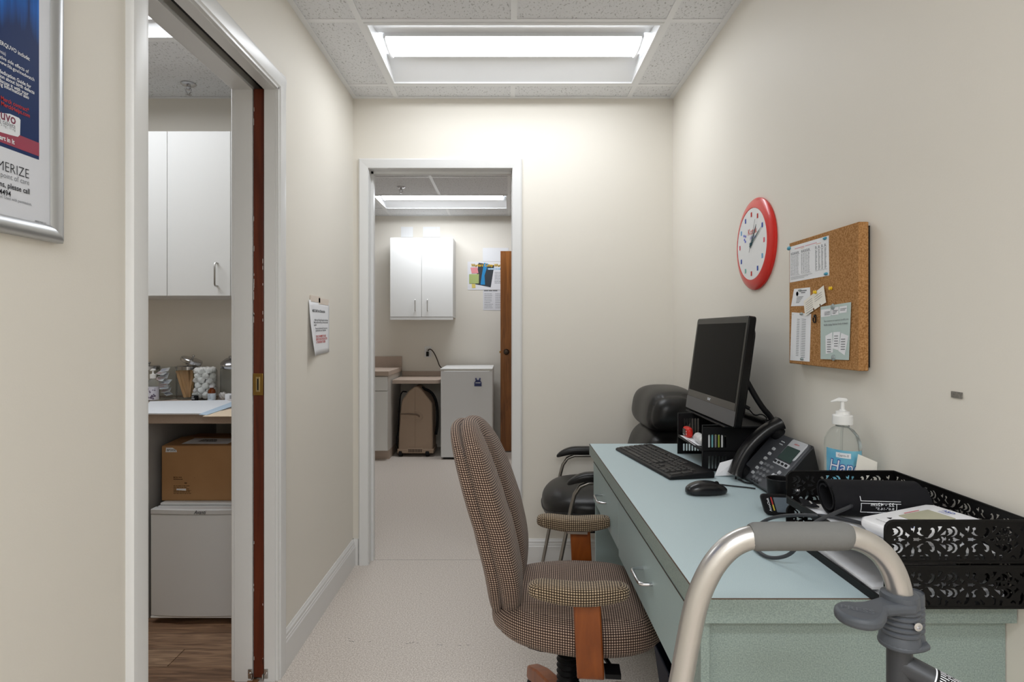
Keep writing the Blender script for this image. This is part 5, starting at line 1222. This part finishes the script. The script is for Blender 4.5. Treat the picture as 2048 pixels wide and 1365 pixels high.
for l in range(6):
    for k in range(7):
        r_ = .0345 if k < 6 else 0; a = R(60*k + 30*l); p_ = jc + Vector((r_*math.cos(a), r_*math.sin(a), .0165 + .0245*l + random.uniform(-.003, .003)))
        if first is None: first = MB().cushion((.0172, .0172, .0162), 2.0, 8, cot).build('cotton_ball', COT, smooth=True, loc=(0, 0, 0)); o = first
        else: o = first.copy(); COL.objects.link(o)
        o.location = p_; o.rotation_euler = (random.uniform(0, 3), random.uniform(0, 3), random.uniform(0, 3)); tag(o, 'fluffy white cotton ball in the %s layer of the open jar' % ['bottom', 'second lowest', 'third lowest', 'third highest', 'second highest', 'top'][l], 'cotton ball', 'cotton balls in the jar')
jc = Vector((jx(333), JY-.01, ZCc+.008)); random.seed(2)
FOIL = mat('packet_white', (224, 226, 230), .35)
for k in range(9):
    z = .012 + .0145*k; c = jc + Vector((random.uniform(-.014, .014), -.010+random.uniform(-.012, .006), z+.012)); al = random.uniform(-1.1, 1.1); ti = random.uniform(.3, 1.5)
    u_ = Vector((math.cos(al), math.sin(al)*.3, math.sin(al)*.4)).normalized(); v_ = (Vector((0, math.cos(ti), math.sin(ti))) - u_*u_.dot(Vector((0, math.cos(ti), math.sin(ti))))).normalized(); n_ = u_.cross(v_)
    t = thing('swab_packet', 'small white foil swab packet, %s in the pile inside the jar' % ['lowest', 'second lowest', 'third lowest', 'fourth lowest', 'middle', 'fourth highest', 'third highest', 'second highest', 'topmost'][k], 'packet', tuple(c), 0, 'swab packets in the jar')
    MB().obox((0, 0, 0), u_, v_, n_, (.042, .034, .0025)).build('packet', FOIL, t, bevel=.0008, seg=1)
    for s_, m_ in ((1, INKR if k % 2 else INKB), (-1, INKG)):
        MB().lines(n_*(s_*.0016) - u_*.018 + v_*.006, u_, v_, .034, 3, .008, .002, k).build('print', m_, t)
# small things in front of the jars
VY = 2.924
def vial(label, px, glass, lab, cap, r_=.0185, h=.075, ink=None):
    x = jx(px, VY); t = thing('medicine_vial', label, 'vial', (x, VY, ZCc+.0005))
    MB().lathe([(0, 0), (r_-.001, 0), (r_, .002), (r_, h*.62), (r_*.8, h*.74), (r_*.5, h*.78), (r_*.5, h*.88), (0, h*.88)], 24).build('glass', glass, t, smooth=35)
    MB().lathe([(0, h*.86), (r_*.62, h*.86), (r_*.62, h), (0, h*1.005)], 20).build('cap', cap, t, smooth=35)
    MB().lathe([(r_+.0004, h*.06), (r_+.0004, h*.5)], 24).build('label', lab, t, smooth=35) if False else None
    mb = MB(); vs = []; fs = []; N_ = 24
    for k in range(N_):
        a = 2*math.pi*k/N_; vs += [(math.cos(a)*(r_+.0004), math.sin(a)*(r_+.0004), h*.07), (math.cos(a)*(r_+.0004), math.sin(a)*(r_+.0004), h*.5)]
    for k in range(N_): fs.append((2*k, (2*k+2) % (2*N_), (2*k+3) % (2*N_), 2*k+1))
    mb.add(vs, fs).build('label', lab, t, smooth=60)
    MB().lines((-r_*.6, -r_-.0012, h*.42), X3, Z3, r_*1.2, 4, h*.08, h*.025, 3).build('label_print', ink or INKG, t)
vial('small clear vial with a black label on the counter', 390, mat('vial_clear', (225, 228, 228), .06, trans=.9, ior=1.2), BLACKM, mat('cap_grey', (196, 196, 198), .4), .0145, .056, INKW)
vial('small amber glass vial with a pale label on the counter', 423.5, mat('vial_amber', (120, 56, 14), .08, trans=.35), mat('vial_label', (196, 206, 214), .6), MATS['cap_grey'], .0182, .078)
o = thing('small_white_box', 'little white box with a barcode beside the inner jamb', 'box', (jx(466, VY), VY, ZCc+.0005))
MB().box(-.034, .034, -.012, .02, 0, .036).build('carton', PAPER, o, bevel=.001)
bm_ = MB(); x = -.012; rd = random.Random(1)
while x < .03: w_ = rd.uniform(.0008, .0025); bm_.box(x, x+w_, -.0125, -.0121, .012, .03); x += w_+rd.uniform(.001, .002)
bm_.build('barcode', INKG, o)
tag(MB().cushion((.02, .015, .02), 2.2, 8, lambda q: q*(1+.16*math.sin(q.x*400)*math.sin(q.z*350+1)) + Vector((jx(446, 2.96), 2.96, ZCc+.021))).build('crumpled_wrapper', mat('clear_wrap', (190, 186, 182), .3), smooth=True, loc=(jx(446, 2.96), 2.96, ZCc)), 'crumpled clear plastic wrapper beside the little white box', 'wrapper')
pb = thing('lotion_bottle', 'clear pump bottle with dotted label by the near door frame', 'bottle', (jx(306, VY), VY, ZCc+.0005))
MB().lathe([(0, 0), (.024, 0), (.026, .003), (.026, .085), (.022, .1), (.012, .108), (.012, .115)], 24).build('bottle_body', SANI, pb, smooth=True)
vs = []; fs = []; N_ = 24
for k in range(N_):
    a = 2*math.pi*k/N_; vs += [(math.cos(a)*.0264, math.sin(a)*.0264, .008), (math.cos(a)*.0264, math.sin(a)*.0264, .072)]
for k in range(N_): fs.append((2*k, (2*k+2) % (2*N_), (2*k+3) % (2*N_), 2*k+1))
MB().add(vs, fs).build('label', mat('label_lilac', (214, 214, 226), .5), pb, smooth=60)
dt = MB(); rd = random.Random(6)
for k in range(26):
    a = R(rd.uniform(190, 350)); z = rd.uniform(.014, .064); r_ = rd.uniform(.0015, .005); c = Vector((math.cos(a), math.sin(a), 0)); tg_ = Vector((-c.y, c.x, 0))
    dt.add([c*.0268 + Z3*z + tg_*(r_*math.cos(R(b)))*1 + Z3*(r_*math.sin(R(b))) - c*(r_*r_*math.cos(R(b))**2/.054) for b in range(0, 360, 45)], [tuple(range(8))])
dt.build('label_dots', mat('dot_mauve', (104, 94, 116), .6), pb)
MB().lathe([(0, .112), (.0145, .112), (.0145, .132), (.006, .134), (.004, .136), (.004, .150), (0, .150)], 18).build('pump_collar', WHITE, pb, smooth=35)
MB().prism([(-.016, .148), (.012, .150), (.012, .158), (-.004, .160)], (0, -.006, 0), X3, Z3, (0, .012, 0)).build('pump_head', WHITE, pb, bevel=.002)
zs = ZCc + .001
up_ = thing('disposable_underpad', 'folded white underpad with blue backing spread on the counter', 'underpad', tuple(PZ(380, 815, ZCc)))
MB().slab([PZ(x, y, zs+.006) for x, y in ((280, 827), (404, 827), (466, 804), (452, 800.5), (300, 803))], .005).build('white_face', mat('underpad_white', (234, 238, 244), .8, bump=(40, .4, .003)), up_, world=True)
MB().slab([PZ(398, 829, zs+.004), PZ(414, 830, zs+.004), PZ(467, 812, zs+.004), PZ(467, 803, zs+.007), PZ(404, 826.5, zs+.008)], .003).build('blue_edge', mat('underpad_blue', (196, 218, 238), .5), up_, world=True)
tag(MB().slab([PZ(405, 833.5, zs+.0012), PZ(500, 833, zs+.0012), PZ(500, 812, zs+.0012), PZ(420, 826, zs+.0012)], .001).build('manila_folder', mat('manila', (236, 216, 190), .7), loc=tuple(PZ(450, 830, ZCc))), 'manila folder lying at the counter edge under the underpad', 'folder')
# ================================================================ STORE ROOM BEYOND THE FAR DOORWAY
SYW = SY - .001
t = upper_cab('white two-door wall cabinet seen through the far doorway', -1.192, -.561, 1.362, 2.16, 5.96, SYW, None, (1.425, 1.535))
MB().box(-1.192, -.561, 5.962, 5.985, 1.335, 1.361).build('valance', GREYW, t, world=True)
b = thing('base_cabinet', 'white base cabinet with drawer at the left of the far doorway view', 'cabinet', (-1.5, 5.9, 0))
MB().box(-2.0, -1.142, 5.62, SYW, .09, .80).build('body', mat('cabinet_side', (206, 200, 192), .5), b, world=True); MB().box(-2.0, -1.142, 5.68, SYW, 0, .09).build('toe_kick', CTOP, b, world=True)
MB().box(-1.69, -1.146, 5.60, 5.619, .66, .79).build('drawer', WHITE, b, world=True, bevel=.001)
MB().box(-1.69, -1.146, 5.60, 5.619, .095, .655).build('door', WHITE, b, world=True, bevel=.001)
c = thing('store_counter', 'tan countertop with backsplash on the white base cabinet', 'counter', (-1.5, 5.9, .80))
MB().box(-2.05, -1.128, 5.58, SYW, .801, .845).build('worktop', CTOP, c, world=True, bevel=.003); MB().box(-2.05, -1.128, SYW-.02, SYW, .845, .956).build('backsplash', CTOP, c, world=True, bevel=.002)
c = thing('low_shelf_desk', 'low tan work shelf with rounded corner above the beige machine', 'shelf', (-.9, 6.0, .715))
po = [(-1.127, 5.75), (-.72, 5.75)] + [(-.72+.05*math.sin(R(a)), 5.80-.05*math.cos(R(a))) for a in range(15, 91, 15)] + [(-.67, SYW), (-1.127, SYW)]
MB().prism(po, (0, 0, .712), X3, Y3, (0, 0, .038)).build('worktop', CTOP, c, world=True, bevel=.003); MB().box(-1.127, -.67, SYW-.02, SYW, .75, .80).build('backsplash', CTOP, c, world=True, bevel=.002)
MB().box(-.70, -.68, 6.1, SYW, 0, .711).build('bracket_leg', mat('cabinet_side2', (206, 200, 192), .5), c, world=True)
# oxygen concentrator
TAN = mat('machine_tan', (164, 142, 122), .5); YO = 5.78
oc2 = thing('oxygen_concentrator', 'beige oxygen concentrator on black casters under the low shelf', 'medical machine', (-.87, 5.92, 0))
def c7(x, y): p_ = P(700+x/4.267, 640+y/4.267, YO); return (p_.x, p_.z)
prf = [c7(x, y) for x, y in ((412, 1128), (418, 960), (428, 800), (442, 690), (500, 610), (548, 572), (575, 568), (605, 590), (700, 712), (704, 960), (706, 1128))]
MB().prism(prf[::-1], (0, YO, 0), X3, Z3, (0, .27, 0)).build('housing', TAN, oc2, world=True, bevel=.012, seg=3)
x0, z0 = c7(408, 1130); x1, _ = c7(710, 1130)
MB().box(x0-.004, x1+.004, YO-.006, YO+.275, z0-.012, z0+.03).build('base_skirt', TAN, oc2, world=True, bevel=.006)
sx0 = c7(555, 600)
MB().box(sx0[0]-.001, sx0[0]+.001, YO-.001, YO, z0+.03, .66).build('housing_seam', mat('seam_brown', (120, 102, 86), .6), oc2, world=True)
hp_ = [c7(x, y) for x, y in ((425, 805), (500, 803), (565, 808), (588, 818), (592, 832))]
MB().tube([(x, YO-.001, z) for x, z in hp_], [.005, .008, .009, .008, .004], 10).build('grip_recess', mat('recess_brown', (104, 86, 72), .7), oc2, world=True, smooth=True)
MB().tube([(x, YO-.002, z) for x, z in [c7(a, b_) for a, b_ in ((550, 778), (590, 785), (618, 805), (622, 835), (600, 855), (560, 858))]], .004, 8).build('grip_rim', TAN, oc2, world=True, smooth=True)
vm = MB()
for k in range(9): xx = c7(505+13*k, 0)[0]; vm.box(xx-.0035, xx+.0035, YO-.009, YO-.004, .045, .075)
MB().box(c7(490, 0)[0], c7(622, 0)[0], YO-.008, YO+.2, .038, .085).build('vent_panel', TAN, oc2, world=True, bevel=.003); vm.build('vent_slots', DARK, oc2, world=True)
for xx in (c7(430, 0)[0], c7(660, 0)[0]):
    for yy in (YO+.02, YO+.24):
        MB().lathe([(0, -.018), (.03, -.018), (.034, -.012), (.034, .012), (.03, .018), (0, .018)], 18, (xx, yy, .034), X3).build('caster', BLACKP, oc2, world=True, smooth=30)
MB().tube(smooth_path([Vector((c7(600, 0)[0], YO+.1, .66)), Vector((c7(690, 0)[0], YO+.1, .62)), Vector((c7(735, 0)[0], YO+.1, .50)), Vector((c7(738, 0)[0], YO+.1, .30)), Vector((c7(722, 0)[0], YO+.1, .2))]), .014, 10).build('hose', BLACKM, oc2, world=True, smooth=True)
MB().tube(smooth_path([Vector((c7(470, 0)[0], YO+.1, .62)), Vector((c7(425, 0)[0], YO+.08, .63)), Vector((c7(425, 0)[0]-.02, YO+.08, .5)), Vector((c7(405, 0)[0], YO+.06, .3)), Vector((c7(385, 0)[0], YO+.06, .12)), Vector((c7(405, 0)[0], YO+.06, .05))]), .006, 8).build('power_cord', BLACKM, oc2, world=True, smooth=True)
# refrigerator
r = thing('bar_refrigerator', 'white bar refrigerator with a blue magnet clip in the far room', 'refrigerator', (-.404, 5.9, 0))
MB().box(-.65, -.157, 5.70, 6.20, .012, .85).build('cabinet', APPL, r, world=True, bevel=.004); d = MB().box(-.648, -.159, 5.65, 5.696, .02, .845).build('door', APPL, r, world=True, bevel=.006)
MB().box(-.652, -.155, 5.655, 6.21, .850, .868).build('top_plate', WHITE, r, world=True, bevel=.006); MB().box(-.646, -.161, 5.652, 5.69, .823, .848).build('door_cap', mat('cap_ivory', (222, 216, 204), .4), r, world=True)
for xx in (-.644, -.185): MB().box(xx, xx+.025, 5.648, 5.66, .842, .85).build('hinge', STEEL, r, world=True)
MB().box(-.63, -.18, 5.68, 6.1, 0, .012).build('feet', DARK, r, world=True)
mg = thing('magnet_clip', 'dark blue magnet clip on the bar refrigerator door', 'magnet', tuple(P(956, 773, 5.65)))
NB = mat('navy_magnet', (44, 54, 104), .4)
MB().prism([(-.034, 0), (.034, 0), (.034, .035), (.022, .055), (.026, .078), (.014, .08), (.01, .06), (-.01, .06), (-.014, .08), (-.026, .078), (-.022, .055), (-.034, .035)], (0, -.002, 0), X3, Z3, (0, -.01, 0)).build('clip', NB, mg, bevel=.002)
MB().box(-.024, .024, -.0128, -.0122, .03, .036).build('label', INKW, mg)
# outlet, plug and cord
o = thing('wall_outlet', 'white wall outlet above the low tan shelf', 'outlet', tuple(P(856, 704, SYW)))
MB().box(-.036, .036, -.005, 0, -.058, .058).build('cover_plate', WHITE, o, bevel=.003)
for z in (-.02, .02): MB().prism([(-.016, -.013), (.016, -.013), (.016, .013), (-.016, .013)], (0, -.0055, z), X3, Z3, (0, -.0015, 0)).build('socket', mat('socket_%d' % int(z*1000+50), (206, 204, 198), .4), o)
pg = thing('power_cord', 'black plug and cord running from outlet to bar refrigerator', 'cord', tuple(P(856, 706, SYW-.01)))
a = P(855, 700, SYW-.025); MB().obox((-.003, -.018, -.012), X3, Y3, Z3, (.026, .03, .05)).build('plug', BLACKP, pg, bevel=.004)
MB().tube(smooth_path([P(856, 702, SYW-.02), P(859, 698, SYW-.03), P(866, 702, SYW-.04), P(874, 718, SYW-.05), P(880, 736, SYW-.05), Vector((-.655, 6.235, .82)), Vector((-.63, 6.24, .5)), Vector((-.60, 6.24, .3))]), .006, 8).build('cord', mat('cord_brown', (60, 46, 40), .5), pg, world=True, smooth=True)
# posters and notes
def q7(x, y): return (925+x/9.75, 490+y/9.75)
def wall_sheet(name, label, pts, off, m, cat='paper', group=None):
    ps_ = [P(q7(x, y)[0], q7(x, y)[1], SYW) + Vector((0, -off, 0)) for x, y in pts]; cc = sum(ps_, Vector())/len(ps_)
    t = thing(name, label, cat, (cc.x, SYW-off, min(p_.z for p_ in ps_)), 0, group)
    MB().prism([(p_.x, p_.z) for p_ in ps_], (0, SYW-off, 0), X3, Z3, (0, .0008, 0)).build('sheet', m, t, world=True); return t
def row7(t, x, y, wpx, n, pitch, th, m, off, seed): 
    p_ = P(*q7(x, y), SYW) + Vector((0, -off, 0)); k = SY/F/9.75
    MB().lines(p_, X3, Z3, wpx*k, n, pitch*k, th*k, seed, lo=.3, hi=.9).build('printed_rows', m, t, world=True)
t = wall_sheet('safety_poster', 'white workplace poster with yellow heading beside the wooden door', [(100, 330), (900, 335), (900, 875), (100, 880)], .002, mat('poster_paper', (232, 232, 236), .45), 'poster')
p_ = P(*q7(168, 425), SYW) + Vector((0, -.0042, 0)); YEL = mat('heading_yellow', (226, 186, 50), .6)
MB().text("Workers' Comp Works For You", p_+Vector((.003, .0006, -.003)), X3, Z3, .044, off=.02, sx=.78).build('heading_shadow', INK, t, world=True)
MB().text("Workers' Comp Works For You", p_, X3, Z3, .044, off=.02, sx=.78).build('heading', YEL, t, world=True)
def q4(t, pts, off, m, nm):
    ps_ = [P(*q7(x, y), SYW) + Vector((0, -off, 0)) for x, y in pts]; MB().add(ps_, [tuple(range(len(ps_)))]).build(nm, m, t, world=True)
q4(t, ((315, 350), (620, 400), (550, 830), (250, 770)), .0030, mat('picture_dark', (56, 60, 66), .5), 'picture')
q4(t, ((420, 350), (500, 370), (430, 600), (440, 780), (350, 780), (375, 600)), .0034, mat('picture_blue', (40, 140, 200), .5), 'picture_swoosh')
q4(t, ((490, 455), (900, 455), (900, 486), (490, 486)), .0034, mat('band_blue', (96, 170, 214), .5), 'blue_band'); row7(t, 505, 480, 300, 1, 20, 16, INKW, .0036, 4)
row7(t, 625, 540, 240, 8, 30, 8, INKG, .003, 6)
wall_sheet('sticky_note', 'pink sticky note on the yellow-headed poster', [(155, 445), (290, 440), (312, 555), (180, 558)], .0052, mat('note_pink', (232, 150, 156), .7), 'sticky note', 'sticky notes on the poster')
wall_sheet('sticky_note', 'green sticky note below the pink one on the poster', [(130, 575), (322, 570), (318, 755), (130, 758)], .0052, mat('note_green', (176, 190, 122), .7), 'sticky note', 'sticky notes on the poster')
wall_sheet('sticky_note', 'tiny yellow sticky note below the green one', [(180, 762), (250, 766), (255, 842), (185, 842)], .0048, mat('note_yellow', (224, 202, 110), .7), 'sticky note', 'sticky notes on the poster')
t = wall_sheet('wall_paper_sheet', 'pale printed sheet hanging below the yellow-headed poster', [(400, 885), (900, 885), (900, 1285), (400, 1275)], .001, mat('sheet_grey', (222, 222, 226), .6)); row7(t, 420, 905, 380, 1, 30, 20, INKG, .0016, 3); row7(t, 425, 960, 170, 9, 34, 7, INKG, .0016, 5); row7(t, 640, 960, 170, 9, 34, 7, INKG, .0016, 7)
wall_sheet('wall_paper_sheet', 'blank pale sheet hanging above the yellow-headed poster', [(395, 60), (900, 60), (900, 325), (395, 325)], .001, mat('sheet_pale', (230, 231, 234), .5))
AC = mat('acrylic_sheet', (240, 241, 242), .08, spec=.6)
for x0, x1, lb in ((802, 826, 'glossy pale plastic wall strip at the left above the cabinet'), (846, 872, 'glossy pale plastic wall strip in the middle above the cabinet'), (872.6, 880, 'narrow pale plastic wall strip at the right above the cabinet')):
    a, b_ = P(x0, 474, SYW), P(x1, 454, SYW)
    t = thing('plastic_strip', lb, 'plastic strip', (a.x, SYW, a.z), 0, 'pale plastic wall strips'); MB().box(a.x, b_.x, SYW-.006, SYW-.002, a.z-.004, a.z+.004).build('bottom_lip', AC, t, world=True); MB().box(a.x, b_.x, SYW-.002, SYW-.0006, a.z, b_.z).build('back_sheet', AC, t, world=True)
